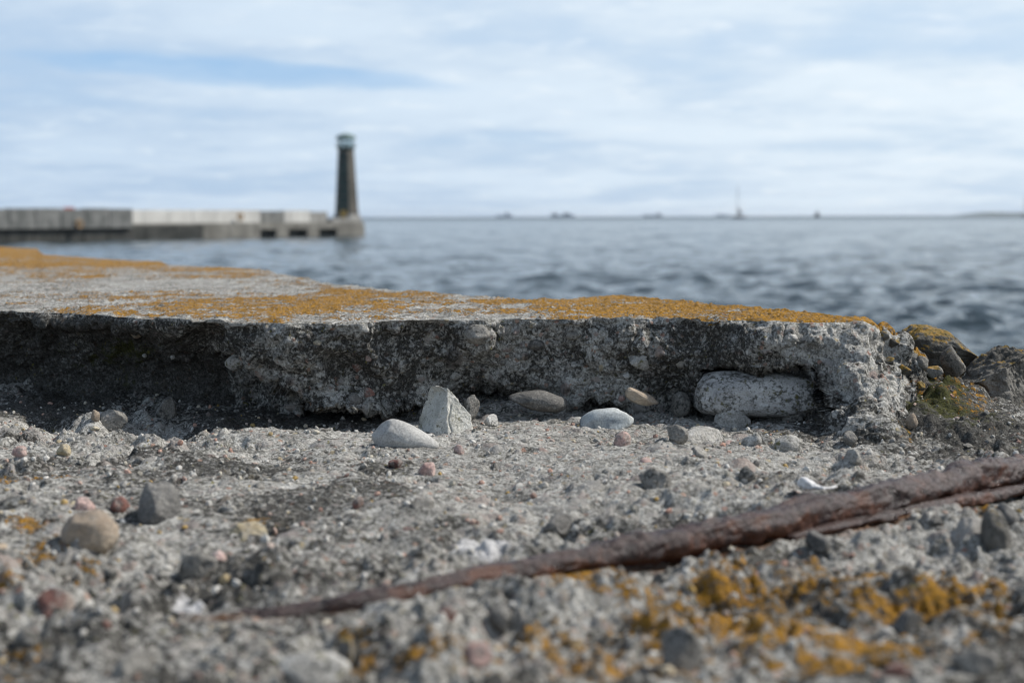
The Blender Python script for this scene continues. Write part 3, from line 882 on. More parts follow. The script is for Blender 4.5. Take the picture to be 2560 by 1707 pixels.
# --- loose stones, each a thing of its own
def whale(c):
    x_ = c[:, 0]
    prof = np.interp(x_, [-1, -0.75, -0.45, 0.0, 0.5, 1.0], [0.75, 0.98, 1.0, 0.80, 0.62, 0.45])
    return np.stack([x_, c[:, 1] * (0.9 - 0.15 * x_), c[:, 2] * prof + 0.04 - 0.10 * x_], -1)


o = ground_stone(1012, 1091, 176, 62, M_WHITE, reshape_mesh(rock_mesh('smooth_pebble_form', 510, 5, 'round', 0.035), whale), 'pebble', 0.55, 0.42, -6, (0, 5), False)
tag(o, 'smooth white pebble tapering to one side, on the rough concrete', 'pebble')


def wedge_mesh():
    rg = np.random.default_rng(5)
    me = rock_mesh('wedge_form', 520, 6, 'round', 0.0)

    def f(c):
        c = c * 1.6
        for nrm, d in (((-0.86, -0.25, 0.36), 0.46), ((0.66, 0.30, 0.66), 0.42), ((-0.50, -0.80, 0.30), 0.62), ((0.42, -0.86, 0.30), 0.60), ((0, 0, -1), 0.9), ((0.1, 1, 0.1), 0.6), ((0.95, -0.1, 0.1), 0.86), ((0, 0, 1), 1.0)):
            n_ = np.array(nrm) / np.linalg.norm(nrm)
            c = c - np.maximum(c @ n_ - d, 0)[:, None] * n_
        n = vnoise(c * 2.2, 5) * 0.030 + vnoise(c * 6, 6) * 0.022 + vnoise(c * 15, 7) * 0.012
        # a crack down its front edge
        n -= 0.09 * np.exp(-((c[:, 0] - 0.02 - 0.06 * np.sin(c[:, 2] * 6)) / 0.035) ** 2) * (c[:, 1] < -0.1) * sstep(0.45, 0.2, c[:, 2])
        c = c + c / np.maximum(np.linalg.norm(c, axis=1, keepdims=True), 1e-6) * n[:, None]
        lo, hi = c.min(0), c.max(0)
        return (c - (lo + hi) / 2) / ((hi - lo) / 2)
    return reshape_mesh(me, f)


o = ground_stone(1117, 1037, 142, 108, M_WEDGE, wedge_mesh(), 'wedge_stone', 0.75, 0.12, 8, (0, 0), False)
tag(o, 'cracked cream wedge-shaped stone leaning against the foot of the ledge', 'stone')
o = ground_stone(1172, 1028, 46, 72, M_GREY, HA[1], 'stone_shard', 0.9, 0.15, 20, (0, 18), False)
tag(o, 'thin grey shard propped behind the cracked wedge-shaped stone', 'stone')
o.location.y += 0.012
o = ground_stone(1516, 1050, 146, 42, M_BLUE, HR[0], 'pebble', 0.6, 0.45, 3, (0, -4), False)
tag(o, 'oval blue and white pebble below the ledge', 'pebble')
o = ground_stone(1228, 1053, 42, 28, M_PALE, HA[2], 'small_stone', 0.8, 0.3, 15, (0, 0), False)
tag(o, 'small pale ridged stone beside the cracked wedge stone', 'stone')
o = ground_stone(212, 1328, 158, 64, M_TAN, HR[2], 'pebble', 0.75, 0.5, -14, (0, 7), False)
tag(o, 'smooth tan oval pebble among grit and orange lichen', 'pebble')
o = ground_stone(397, 1258, 118, 92, M_DARK, HA[3], 'rough_stone', 0.85, 0.45, 30, (0, 0), False)
tag(o, 'lumpy dark grey stone beyond the smooth tan pebble', 'stone')
o = ground_stone(490, 1425, 104, 66, M_GREY, HA[4], 'flat_stone', 0.8, 0.2, 10, (0, 0), False)
tag(o, 'flat-topped dark grey stone behind a white patch of concrete', 'stone')
o = ground_stone(125, 1512, 96, 56, M_RED, HA[0], 'red_stone', 0.8, 0.5, 50, (0, 0), False)
tag(o, 'dark red pointed stone in the grit, nearer than the smooth tan pebble', 'stone')
o = ground_stone(1556, 1100, 46, 34, M_PINK, HR[3], 'pebble', 0.9, 0.4, 0, (0, 0), False)
tag(o, 'round pink pebble in front of the blue and white one', 'pebble')
o = ground_stone(1692, 1090, 66, 44, M_GREY, HA[1], 'small_stone', 0.8, 0.2, -20, (0, 14), False)
tag(o, 'grey angular stone lying on a broad pale patch below the ledge', 'stone')
o = ground_stone(2492, 1335, 88, 88, M_LICH2, HR[1], 'rounded_stone', 0.9, 0.38, 0, (0, 0), False)
tag(o, 'rounded grey stone with lichen below the rusty bar', 'stone')

# boulders at the end of the ledge
def boulder(px, py, wpx, hpx, y, mat, me, name, label, deep=0.8, rot=0, tilt=0):
    p = at_y(px, py, y)
    mpp = y / FPX
    o_ = obj(name, me, mat, None, p, (R(tilt), 0, R(rot)), (wpx * mpp / 2, wpx * mpp / 2 * deep, hpx * mpp / 2))
    return tag(o_, label, 'rock')


def slant(c):
    top_ = np.interp(c[:, 0], [-1, -0.72, -0.35, 0.35, 0.75, 1.0], [0.35, 0.95, 1.0, 0.9, 0.45, 0.15])
    return np.stack([c[:, 0], c[:, 1], np.where(c[:, 2] > 0, c[:, 2] * top_ * 1.05, c[:, 2])], -1)


def hump(c):
    top_ = np.interp(c[:, 0], [-1, -0.75, -0.5, -0.2, 0.4, 1.0], [0.3, 0.8, 1.0, 0.86, 0.55, 0.3])
    return np.stack([c[:, 0], c[:, 1], np.where(c[:, 2] > 0, c[:, 2] * top_ * 1.05, c[:, 2])], -1)


boulder(2306, 905, 256, 190, 1.36, M_LICH, reshape_mesh(rock_mesh('boulder_form', 610, 6, 'angular', 0.20, 9, 5.0), slant), 'lichen_rock', 'dark flat-topped rock covered in orange lichen past the end of the ledge', 0.7, 4)
boulder(2380, 912, 70, 96, 1.27, M_LICH2, rock_mesh('pointed_form', 611, 5, 'angular', 0.06, 9), 'pointed_rock', 'small pointed rock with an orange spot between two larger rocks', 0.9, 20)
boulder(2520, 945, 265, 240, 1.32, M_LICH2, reshape_mesh(rock_mesh('humped_form', 612, 6, 'angular', 0.20, 9, 4.0), hump), 'humped_rock', 'grey humped rock standing against the sea beside the rusty bar', 0.8, -8)

# --- stones bedded in the lower concrete: parts of the ground
for k_, (a_, b_, w_, h_) in enumerate(((2205, 838, 40, 26), (2232, 858, 44, 34), (2272, 886, 56, 42), (2300, 905, 50, 40), (2335, 930, 46, 34), (2262, 925, 36, 28), (2350, 985, 52, 34), (2420, 1000, 70, 34), (2300, 965, 34, 26),
                                       (2450, 1050, 50, 30), (2530, 1062, 60, 36), (2390, 955, 40, 28), (2225, 900, 34, 26), (2480, 1010, 44, 28))):
    face_stone(a_, b_, w_, h_, (M_ORANGE, M_LICH, M_ORANGE, M_LICH2)[k_ % 4], ANG[k_ % 6], deep=0.8, out=0.42, rot=(random.uniform(-30, 30), random.uniform(-20, 20), random.uniform(0, 360)))
for a in ((1742, 1092, 190, 34, M_PALE, HA[2], 0.55), (1832, 1049, 96, 38, M_PALE, HR[0], 0.45), (1984, 1038, 72, 34, M_GREY, HR[2], 0.4), (2130, 1098, 46, 34, M_GREY, ANG[0], 0.35),
          (2280, 1060, 34, 30, M_TAN, ROUND[1], 0.4), (1070, 1176, 52, 30, M_PINK, HR[1], 0.3), (990, 1160, 44, 26, M_RED, ANG[1], 0.3), (1147, 1125, 34, 24, M_PINK, ANG[2], 0.3), (895, 1260, 40, 26, M_RED, ROUND[3], 0.3),
          (620, 1325, 112, 34, M_YELL, HA[3], 0.55), (298, 1262, 54, 34, M_RED, ROUND[0], 0.3), (205, 1262, 60, 30, M_PINK, HR[1], 0.4), (48, 1133, 46, 20, M_PINK, ROUND[2], 0.4), (158, 1126, 44, 24, M_YELL, ANG[3], 0.3),
          (272, 1053, 92, 52, M_GREY, HA[0], 0.3), (238, 1040, 30, 24, M_TAN, ROUND[1], 0.3), (412, 1022, 74, 56, M_GREY, HA[3], 0.35), (1636, 1196, 96, 52, M_GREY, HA[1], 0.4), (1395, 1320, 100, 34, M_DARK, HA[2], 0.5),  # the dark one ending this row stands in for a shaded cavity
          (2046, 1370, 68, 46, M_DARK, ANG[4], 0.25), (2520, 1290, 86, 54, M_DARK, HR[0], 0.3), (1700, 1630, 130, 110, M_GREY, HA[0], 0.35), (1195, 1640, 90, 56, M_PINK, HA[3], 0.45), (868, 1632, 84, 74, M_ORANGE, HA[4], 0.25),
          (770, 1700, 210, 70, M_PALE, HA[1], 0.4), (1250, 1560, 70, 70, M_DARK, HA[1], 0.35), (2080, 1225, 0, 0, None, None, 0), (1970, 1110, 80, 34, M_PALE, HR[3], 0.5), (1880, 1100, 60, 30, M_PALE, ANG[5], 0.4),  # the dark one here stands in for the shade of a hole
          (1750, 1130, 58, 34, M_GREY, ANG[0], 0.35), (2135, 1140, 60, 34, M_GREY, HA[2], 0.4), (1870, 1195, 46, 30, M_GREY, ANG[2], 0.4), (1120, 1540, 60, 30, M_RED, ANG[3], 0.4), (545, 1385, 60, 26, M_PINK, ROUND[4], 0.35),
          (265, 1560, 26, 22, M_RED, ROUND[3], 0.3), (2270, 1560, 90, 50, M_DARK, HA[3], 0.55), (2440, 1660, 130, 60, M_GREY, HA[1], 0.5), (2250, 1680, 110, 50, M_RED, HA[4], 0.5),
          (330, 1660, 120, 50, M_GREY, HA[2], 0.55), (60, 1600, 80, 50, M_GREY, ANG[2], 0.35), (2340, 1310, 44, 28, M_DARK, ANG[0], 0.35), ):
    if a[4] is not None:
        ground_stone(a[0], a[1], a[2], a[3], a[4], a[5], sink=a[6], rot=random.uniform(-25, 25) if a[2] > 90 else random.uniform(0, 360), deep=random.uniform(0.6, 0.9))

ground_stone(2170, 1058, 150, 54, M_PALE, HA[4], sink=0.5, rot=12, deep=0.8)
n_small = 0
while n_small < 90:
    yy = 0.66 + 0.66 * random.random() ** 0.9
    xx = (random.random() * 2 - 1) * 0.40 * yy
    qx, qy = proj(np.array([[xx, yy, 0.0]]))
    if qy[0] < 1065 or bar_distance(np.array([xx]), np.array([yy]))[0][0] < 0.016:
        continue
    r_ = 0.0028 + 0.0042 * random.random() ** 2.5
    me_ = random.choice(ROUND + ANG)
    obj('stone', me_, random.choice(SMALL_MATS), ground, (xx, yy, ground_z(xx, yy) - r_ * 0.3), (random.uniform(-0.5, 0.5), random.uniform(-0.5, 0.5), random.uniform(0, 6.28)),
        (r_ * random.uniform(1.0, 1.6), r_ * random.uniform(0.8, 1.2), r_ * random.uniform(0.6, 0.95)))
    n_small += 1

# crumbs of sand and grit too small to pick apart
def grit_mesh(n):
    bm = bmesh.new()
    bmesh.ops.create_icosphere(bm, subdivisions=1, radius=1.0)
    bv = np.array([v_.co[:] for v_ in bm.verts])
    bf = np.array([[v_.index for v_ in f.verts] for f in bm.faces])
    bm.free()
    yy = 0.5 + 0.86 * rng.random(n) ** 0.75
    xx = (rng.random(n) * 2 - 1) * 0.42 * yy
    sz = 0.0009 + 0.0017 * rng.random(n) ** 2.5
    zz = np.array([ground_z(a_, b_) for a_, b_ in zip(xx, yy)])
    V = []
    for k in range(n):
        q = Euler(tuple(rng.uniform(0, 6.28, 3))).to_matrix()
        sc_ = sz[k] * rng.uniform(0.6, 1.3, 3)
        vv = (bv * (1 + rng.uniform(-0.22, 0.22, (len(bv), 1)))) * sc_
        V.append(vv @ np.array(q).T + (xx[k], yy[k], zz[k] + sz[k] * 0.25))
    V = np.concatenate(V)
    Fc = (bf[None] + (np.arange(n) * len(bv))[:, None, None]).reshape(-1, 3)
    me = bpy.data.meshes.new('grit')
    me.from_pydata(V.tolist(), [], Fc.tolist())
    return me


gm, N = new_mat('grit')
isl = N.n('ShaderNodeNewGeometry').outputs['Random Per Island']
gc = N.ramp(isl, [(0.0, (0.40, 0.385, 0.35)), (0.25, (0.55, 0.53, 0.49)), (0.45, (0.22, 0.21, 0.19)), (0.62, (0.38, 0.36, 0.32)), (0.74, (0.42, 0.25, 0.19)), (0.80, (0.10, 0.10, 0.095)), (0.90, (0.48, 0.44, 0.36)), (1.0, (0.36, 0.24, 0.08))])
finish(N, gc, 0.85)
gr_o = obj('grit', grit_mesh(3200), gm, ground)
gr_o['kind'] = 'stuff'

# ------------------------------------------------------------------ rusted bar
rm, N = new_mat('rusted_steel')
Pn = N.n('ShaderNodeNewGeometry')
Pp = Pn.outputs['Position']
upn = N.n('ShaderNodeSeparateXYZ', {0: Pn.outputs['Normal']}).outputs[2]
a1 = N.noise(Pp, 70, 6, 0.65)
a2 = N.noise(Pp, 240, 5, 0.65)
colr = N.ramp(N.math('ADD', N.math('MULTIPLY', a1, 0.6), N.math('MULTIPLY', a2, 0.4)), [(0.34, (0.008, 0.004, 0.003)), (0.46, (0.026, 0.012, 0.010)), (0.57, (0.052, 0.027, 0.022)), (0.70, (0.15, 0.112, 0.105))])
rustm = N.step(N.math('SUBTRACT', N.noise(Pp, 48, 4, 0.6), N.math('MULTIPLY', upn, 0.14)), 0.46, 0.60)
colr = N.mix(N.math('MULTIPLY', rustm, 0.75), colr, N.mix(a2, (0.045, 0.014, 0.008), (0.17, 0.062, 0.026)))
finish(N, colr, N.lin(a1, 0.35, 0.65, 0.25, 0.55), N.math('ADD', a2, a1), (0.8, 0.003), 0.5)


def swept(name, pts, rad, nring, nlen, seed, spec, squash=(1, 1), flake=0.0):
    pts, rad = np.asarray(pts), np.asarray(rad)
    seg = np.concatenate([[0], np.cumsum(np.linalg.norm(np.diff(pts, axis=0), axis=1))])
    tt = np.linspace(0, seg[-1], nlen)
    # smooth the centre line
    C = np.stack([np.interp(tt, seg, pts[:, k]) for k in range(3)], -1)
    ker = np.hanning(41); ker /= ker.sum()
    for k in range(3):
        C[:, k] = np.convolve(np.pad(C[:, k], 20, 'reflect', reflect_type='odd'), ker, 'valid')
    rr = np.interp(tt, seg, rad)
    rr[:3] *= [0.05, 0.7, 0.95]; rr[-3:] *= [0.95, 0.7, 0.05]
    T = np.gradient(C, axis=0); T /= np.linalg.norm(T, axis=1, keepdims=True)
    S = np.cross(T, [0, 0, 1.0]); S /= np.linalg.norm(S, axis=1, keepdims=True)
    U = np.cross(S, T)
    an = np.linspace(0, 2 * np.pi, nring + 1)
    D = S[:, None] * np.cos(an)[None, :, None] * squash[0] + U[:, None] * np.sin(an)[None, :, None] * squash[1]
    Pq = C[:, None] + D * rr[:, None, None]
    fl_ = Pq.reshape(-1, 3)
    d = octaves(fl_, spec, seed, 0.4)
    if flake:
        st = np.stack([np.repeat(tt, nring + 1) / 0.030, np.tile(np.cos(an), nlen) * 0.9, np.tile(np.sin(an), nlen) * 0.9], -1)
        fk = vnoise(st + 5, seed + 40) * 0.6 + vnoise(st * 2.3, seed + 41) * 0.4
        d += flake * (np.floor(fk * 4) / 4 * 0.7 + sstep(0.05, 0.15, fk) * 0.5)
    d = d.reshape(nlen, nring + 1); d[:, -1] = d[:, 0]
    Pq = Pq + D * (d * np.clip(rr / rr.max(), 0.3, 1)[:, None])[:, :, None]
    return grid_mesh(name, Pq)


bar_root = bpy.data.objects.new('rusty_bar', None)
COL.objects.link(bar_root)
bar_root.location = tuple(BAR[4][0])
tag(bar_root, 'rusted steel reinforcing bar half buried in the concrete', 'steel bar')
inv = Matrix.Translation(-Vector(bar_root.location))
o = obj('bar', swept('bar', [b[0] for b in BAR], [b[1] for b in BAR], 40, 640, 121, [(0.024, 0.0018), (0.012, 0.0013), (0.006, 0.0010), (0.003, 0.0006)], flake=0.0026), rm, bar_root)
o.matrix_parent_inverse = inv
lam = [(at_z(px, py, z), r) for px, py, z, r in ((3200, 1082, 0.004, 0.005), (2800, 1165, 0.004, 0.005), (2560, 1222, 0.004, 0.0046), (2350, 1262, 0.0035, 0.0044), (2200, 1292, 0.003, 0.0042), (2060, 1322, 0.0025, 0.0036), (1970, 1342, 0.001, 0.0026))]
o = obj('rust_flake', swept('rust_flake', [b[0] for b in lam], [b[1] for b in lam], 20, 360, 131, [(0.020, 0.0016), (0.008, 0.0014), (0.004, 0.0008)], (1.25, 0.62), 0.002), rm, bar_root)
o.matrix_parent_inverse = inv

# a scrap of white down caught beside the bar
fm, N = new_mat('white_down')
finish(N, (0.62, 0.61, 0.60), 0.9)
dp = [at_z(a, b, 0.010) for a, b in ((2008, 1204), (2022, 1212), (2042, 1219), (2066, 1221), (2092, 1216))]
o = obj('white_scrap', swept('white_scrap', dp, [0.0022, 0.0034, 0.0026, 0.0016, 0.0007], 24, 110, 141, [(0.008, 0.0026), (0.004, 0.0020), (0.002, 0.0010)], (1.2, 0.8)), fm)
tag(o, 'small scrap of white fluff lying behind the rusty bar', 'scrap')

# ------------------------------------------------------------------ sea
SEA = -1.83
CAMH = CAM[2] - SEA


def sea_point(px, depth, z=SEA):
    d = ray(px, 541.5)
    p = CAM + d * (depth / d[1])
    return np.array([p[0], depth, z])


rr = np.concatenate([np.geomspace(1.2, 16, 40)[:-1], np.exp(np.arange(math.log(16), math.log(900), 0.0078)), np.geomspace(905, 11000, 120)])
azd = np.concatenate([np.linspace(-180, -32, 40)[:-1], np.linspace(-32, 32, 330), np.linspace(32, 180, 40)[1:]])
A, Rr = np.meshgrid(np.radians(azd), rr)
sx, sy = (np.sin(A) * Rr).ravel(), (np.cos(A) * Rr).ravel()
rad = Rr.ravel()
sz = np.zeros_like(sx); dxs = np.zeros_like(sx); dys = np.zeros_like(sx)
wr = np.random.default_rng(23)
for k in range(70):
    lam_ = math.exp(wr.uniform(math.log(0.40), math.log(1.7))) if k < 46 else math.exp(wr.uniform(math.log(1.7), math.log(7.0)))
    th = math.radians(228) + wr.normal() * 0.9
    kx, ky = math.sin(th) * 2 * math.pi / lam_, math.cos(th) * 2 * math.pi / lam_
    a_ = (0.0105 * lam_ ** 0.9 if k < 46 else 0.0042 * lam_) * wr.uniform(0.6, 1.3)
    wgt = np.clip(lam_ / (rad * 0.0075 * 3.0) - 0.35, 0, 1)
    ph = kx * sx + ky * sy + wr.uniform(0, 6.28)
    s_, c_ = np.sin(ph), np.cos(ph)
    sz += a_ * wgt * c_
    dxs -= a_ * wgt * math.sin(th) * s_ * 0.9
    dys -= a_ * wgt * math.cos(th) * s_ * 0.9
near0 = np.clip((rad - 1.2) / 2.0, 0, 1)
PS = np.stack([sx + dxs * near0, sy + dys * near0, SEA + sz * near0], -1).reshape(A.shape + (3,))
wm_, N = new_mat('sea_water')
Pp = N.n('ShaderNodeNewGeometry').outputs['Position']
mp = N.n('ShaderNodeMapping', {'Vector': Pp, 'Rotation': (0, 0, R(-42)), 'Scale': (1.0, 0.45, 1.0)})
h1 = N.noise(mp.outputs[0], 0.22, 5, 0.6)
h2 = N.noise(mp.outputs[0], 1.1, 5, 0.62)
h3 = N.noise(mp.outputs[0], 4.5, 4, 0.6)
hh = N.math('ADD', N.math('MULTIPLY', h1, 1.6), N.math('ADD', N.math('MULTIPLY', h2, 0.42), N.math('MULTIPLY', h3, 0.10)))
far_ = N.n('ShaderNodeVectorMath', {0: Pp}, operation='LENGTH').outputs['Value']
finish(N, (0.020, 0.034, 0.040), N.lin(far_, 60, 1500, 0.08, 0.36), hh, (1.0, 0.36), 0.5, IOR=1.333)   # chop too small to build grows into gloss far out
sea = obj('sea', grid_mesh('sea', PS), wm_)
sea['kind'] = 'structure'

# ------------------------------------------------------------------ breakwater and light tower
def dist_for(py):
    return CAMH * FPX / (py - 541.5)


E1 = sea_point(912, 151.0)
E0 = sea_point(0, 115.0)
DIR = (E0 - E1); DIR[2] = 0; LEN = np.linalg.norm(DIR); DIR /= LEN
NOR = np.array([-DIR[1], DIR[0], 0]);
if NOR[1] > 0:
    NOR = -NOR


def along(px):
    """distance along the breakwater's front, from its end, of a picture column"""
    d = ray(px, 541.5)
    # CAM + t d = E1 + s DIR
    M_ = np.array([[d[0], -DIR[0]], [d[1], -DIR[1]]])
    return np.linalg.solve(M_, E1[:2] - CAM[:2])[1]


BW = bpy.data.objects.new('breakwater', None)
COL.objects.link(BW)
tag(BW, 'long grey concrete breakwater with pale parapet across the water', 'breakwater')
ang = math.atan2(DIR[1], DIR[0])
bw_mat = Matrix.Translation(Vector(E1)) @ Matrix.Rotation(ang, 4, 'Z')
# local x: along from the end towards the shore; local y: sign towards the camera
YS = 1.0 if (Matrix.Rotation(ang, 3, 'Z') @ Vector((0, 1, 0))).dot(Vector(NOR)) > 0 else -1.0
BW.matrix_world = bw_mat

C_GREY = plain_material('quay_concrete', (0.19, 0.185, 0.17), (0.34, 0.335, 0.315), 0.9, streak=0.5)
C_DARK = plain_material('wet_shaded_quay', (0.022, 0.024, 0.022), (0.060, 0.060, 0.054), 0.8, 0.6)  # wet, weedy concrete; its dark tone also paints the shade in recesses
C_MID = plain_material('stained_quay', (0.12, 0.115, 0.10), (0.24, 0.23, 0.205), 0.7, streak=0.4)
C_WHITE = plain_material('pale_parapet', (0.42, 0.41, 0.385), (0.58, 0.57, 0.535), 0.5, streak=0.3)
C_BLOCK = plain_material('mottled_blocks', (0.10, 0.105, 0.10), (0.22, 0.22, 0.21), 1.1, streak=0.3)


def lbox(name, s0, s1, y0, y1, z0, z1, mat, parent=BW):
    """s along, y towards the camera (0 = front line), z above the water"""
    def f(bm):
        a_, b_ = sorted((y0 * YS, y1 * YS))
        box(bm, s0, s1, a_, b_, z0, z1)
        bmesh.ops.bevel(bm, geom=bm.edges[:], offset=min(0.03, (z1 - z0) * 0.1), segments=1, affect='EDGES')
    return obj(name, bm_mesh(name, f), mat, parent)


S325, S665, S725, S790, S835 = (along(p) for p in (325, 665, 725, 790, 838))
lbox('core', 0.4, 120, -7.0, -0.6, -3, 1.30, C_DARK)
lbox('deck', 0.05, 120, -7.2, -0.05, 1.303, 1.45, C_MID)
# near the head: a beam on piers with dark openings between them
holes = [(along(a), along(b)) for a, b in ((690, 650), (768, 722), (842, 798))]
lbox('fascia', 0.0, along(640), -0.59, 0.0, 0.80, 1.30, C_MID)
edges_ = [0.0] + [v_ for h in sorted(holes, key=lambda h: min(h)) for v_ in sorted(h)] + [along(640)]
for a_, b_ in zip(edges_[0::2], edges_[1::2]):
    lbox('pier', a_ + 0.003, b_, -0.59, 0.0, -3, 0.797, C_MID)
# plain wall, then darker and darker towards the shore
s = along(640) + 0.02
while s < S325:
    e = min(s + 3.4, S325)
    lbox('wall_block', s, e - 0.03, -0.59, 0.0, -3, 1.30, C_MID if s < along(540) else C_DARK)
    s = e
s = S325 + 0.03
k = 0
while s < 118:
    lbox('wall_panel', s, s + 2.46, -0.3, 0.42, 1.10, 2.78 + 0.05 * math.sin(k * 2.3), C_BLOCK)
    lbox('footing', s, s + 2.46, -0.59, 0.05, -3, 1.08, C_DARK)
    s += 2.5
    k += 1
# parapet
def parapet(s0, s1, mat, h, width=2.9):
    s_ = s0
    while s_ < s1 - 0.2:
        e_ = min(s_ + width, s1)
        lbox('parapet', s_ + 0.012, e_ - 0.012, -1.6, -0.75, 1.453, h, mat)
        s_ = e_


parapet(S835 + 0.3, S790, C_GREY, 2.55)
parapet(S790, S725, C_WHITE, 2.68)
parapet(S725, S665, C_BLOCK, 2.62)
parapet(S665, S325 + 0.4, C_WHITE, 2.70)
lbox('plinth', 0.15, S835 + 0.28, -5.5, -0.25, 1.453, 1.86, C_GREY)

# light tower
TC = np.array(bw_mat @ Vector((along(866), -2.0 * YS, 1.86)))
for _ in range(6):                                   # slide along the head until it stands behind the plinth's middle
    TC += -DIR * (867 - proj(TC[None])[0][0]) * TC[1] / FPX / abs(DIR[0]) * 0.8
TC_scr = proj(TC[None])[0][0]
LT = bpy.data.objects.new('light_tower', None)
COL.objects.link(LT)
LT.location = tuple(TC)
TD = TC[1]
mpp = TD / FPX
zt = lambda py: (541.5 - py) * mpp + CAM[2] - TC[2]
tag(LT, 'tapering dark stone harbour light with green lantern on the breakwater head', 'lighthouse')
T_BRICK = plain_material('tower_stone', (0.060, 0.058, 0.050), (0.14, 0.128, 0.11), 1.4, streak=0.3)
T_GREEN = plain_material('green_copper', (0.11, 0.16, 0.145), (0.24, 0.32, 0.30), 1.8, 0.6)
T_DGREEN = plain_material('shaded_green_glass', (0.008, 0.020, 0.015), (0.02, 0.045, 0.035), 2.0, 0.35, 0.5)  # glazing darkened to carry the shade of the tower's left face
T_GLASS, N = new_mat('lantern_glass')
finish(N, (0.75, 0.85, 0.86), 0.05, None, spec=0.5, **{'Transmission Weight': 0.9, 'IOR': 1.05})
rb, rt_ = 56 * mpp / 2 * 1.10, 38 * mpp / 2 * 1.08
ztop_ = zt(374)
PH = R(50)
obj('shaft', bm_mesh('shaft', lambda bm: prism(bm, ngon(rb, 6, 0, PH), ngon(rt_, 6, ztop_, PH))), T_BRICK, LT)
obj('footing_course', bm_mesh('footing_course', lambda bm: prism(bm, ngon(rb * 1.16, 6, -0.02, PH), ngon(rb * 1.10, 6, 0.42, PH))), C_GREY, LT)
# dark green glazing, widened over this whole face to paint in its shade
def face_frame(kf, z):
    r_ = rb + (rt_ - rb) * z / ztop_
    a_ = np.array(ngon(r_, 6, z, PH))
    return a_[kf], a_[(kf + 1) % 6]


best = max(range(6), key=lambda kf: float((face_frame(kf, 1)[0] + face_frame(kf, 1)[1])[:2] @ np.array([-0.17, -0.98])))
for j in range(7):
    z0, z1 = 0.6 + j * (ztop_ - 0.9) / 7, 0.6 + (j + 1) * (ztop_ - 0.9) / 7 - 0.09

    def f(bm, z0=z0, z1=z1):
        rings = []
        a0, b0 = face_frame(best, z0)
        a1, b1 = face_frame(best, z1)
        c = [a0 + (b0 - a0) * 0.02, a0 + (b0 - a0) * 0.96, a1 + (b1 - a1) * 0.96, a1 + (b1 - a1) * 0.02]
        mid_ = (a0 + b0) / 2
        nn = np.array([mid_[0], mid_[1], 0]); nn /= np.linalg.norm(nn)
        prism(bm, [tuple(p - nn * 0.05) for p in c], [tuple(p + nn * 0.03) for p in c])
    obj('window', bm_mesh('window', f), T_DGREEN, LT)
g0 = ztop_
obj('gallery', bm_mesh('gallery', lambda bm: prism(bm, ngon(rt_ * 1.02, 12, g0, 0), ngon(rt_ * 1.22, 12, g0 + 0.22, 0))), T_GREEN, LT)
def rail(bm):
    rr_ = rt_ * 1.19
    for k_ in range(12):
        a_ = 2 * math.pi * k_ / 12
        b_ = 2 * math.pi * (k_ + 1) / 12
        pa, pb = (rr_ * math.cos(a_), rr_ * math.sin(a_)), (rr_ * math.cos(b_), rr_ * math.sin(b_))
        tube(bm, pa + (g0 + 0.22,), pa + (g0 + 0.62,), 0.02, n=6)
        for zz_ in (0.42, 0.62):
            tube(bm, pa + (g0 + zz_,), pb + (g0 + zz_,), 0.018, n=6)
obj('railing', bm_mesh('railing', rail), T_GREEN, LT)
zl0, zl1 = g0 + 0.22, zt(350)
obj('lantern_glass', bm_mesh('lantern_glass', lambda bm: prism(bm, ngon(rt_ * 0.80, 8, zl0, 0), ngon(rt_ * 0.86, 8, zl1, 0))), T_GLASS, LT)
for k_ in range(8):
    a_ = 2 * math.pi * k_ / 8
    obj('mullion', bm_mesh('mullion', lambda bm: tube(bm, (rt_ * 0.84 * math.cos(a_), rt_ * 0.84 * math.sin(a_), zl0), (rt_ * 0.90 * math.cos(a_), rt_ * 0.90 * math.sin(a_), zl1), 0.035, n=6)), T_GREEN, LT)
obj('lamp', bm_mesh('lamp', lambda bm: (tube(bm, (0, 0, zl0), (0, 0, zl0 + 0.25), 0.10), tube(bm, (0, 0, zl0 + 0.25), (0, 0, zl0 + 0.5), 0.16, 0.12))), T_GREEN, LT)
obj('lantern_roof', bm_mesh('lantern_roof', lambda bm: (prism(bm, ngon(rt_ * 1.22, 12, zl1, 0), ngon(rt_ * 1.18, 12, zl1 + 0.34, 0)), prism(bm, ngon(rt_ * 1.15, 12, zl1 + 0.341, 0), ngon(rt_ * 0.35, 12, zl1 + 0.62, 0)))), T_GREEN, LT)
T_DOOR = plain_material('ochre_door', (0.30, 0.20, 0.06), (0.42, 0.29, 0.10), 3.0, 0.7)
a0, b0 = face_frame(best, 0.0)
a1, b1 = face_frame(best, 1.0)
cdoor = (a0 + b0) / 2
ndoor = np.array([cdoor[0], cdoor[1], 0]); ndoor /= np.linalg.norm(ndoor)
tdoor = (b0 - a0) / np.linalg.norm(b0 - a0)
def fdoor(bm):
    c = [cdoor + tdoor * s_ * 0.30 + np.array([0, 0, z_]) + ndoor * 0.22 for s_, z_ in ((-1, 0.05), (1, 0.05), (1, 0.86), (-1, 0.86))]
    prism(bm, [tuple(p - ndoor * 0.3) for p in c], [tuple(p) for p in c])
obj('door', bm_mesh('door', fdoor), T_DOOR, LT)

# life-ring posts and a red board on the breakwater
M_OR = plain_material('life_ring_orange', (0.26, 0.15, 0.06), (0.32, 0.20, 0.08), 4.0, 0.6)
M_RD = plain_material('red_paint', (0.30, 0.05, 0.04), (0.42, 0.08, 0.06), 4.0, 0.6)
M_STEEL = plain_material('grey_steel', (0.16, 0.17, 0.18), (0.24, 0.25, 0.26), 4.0, 0.5)


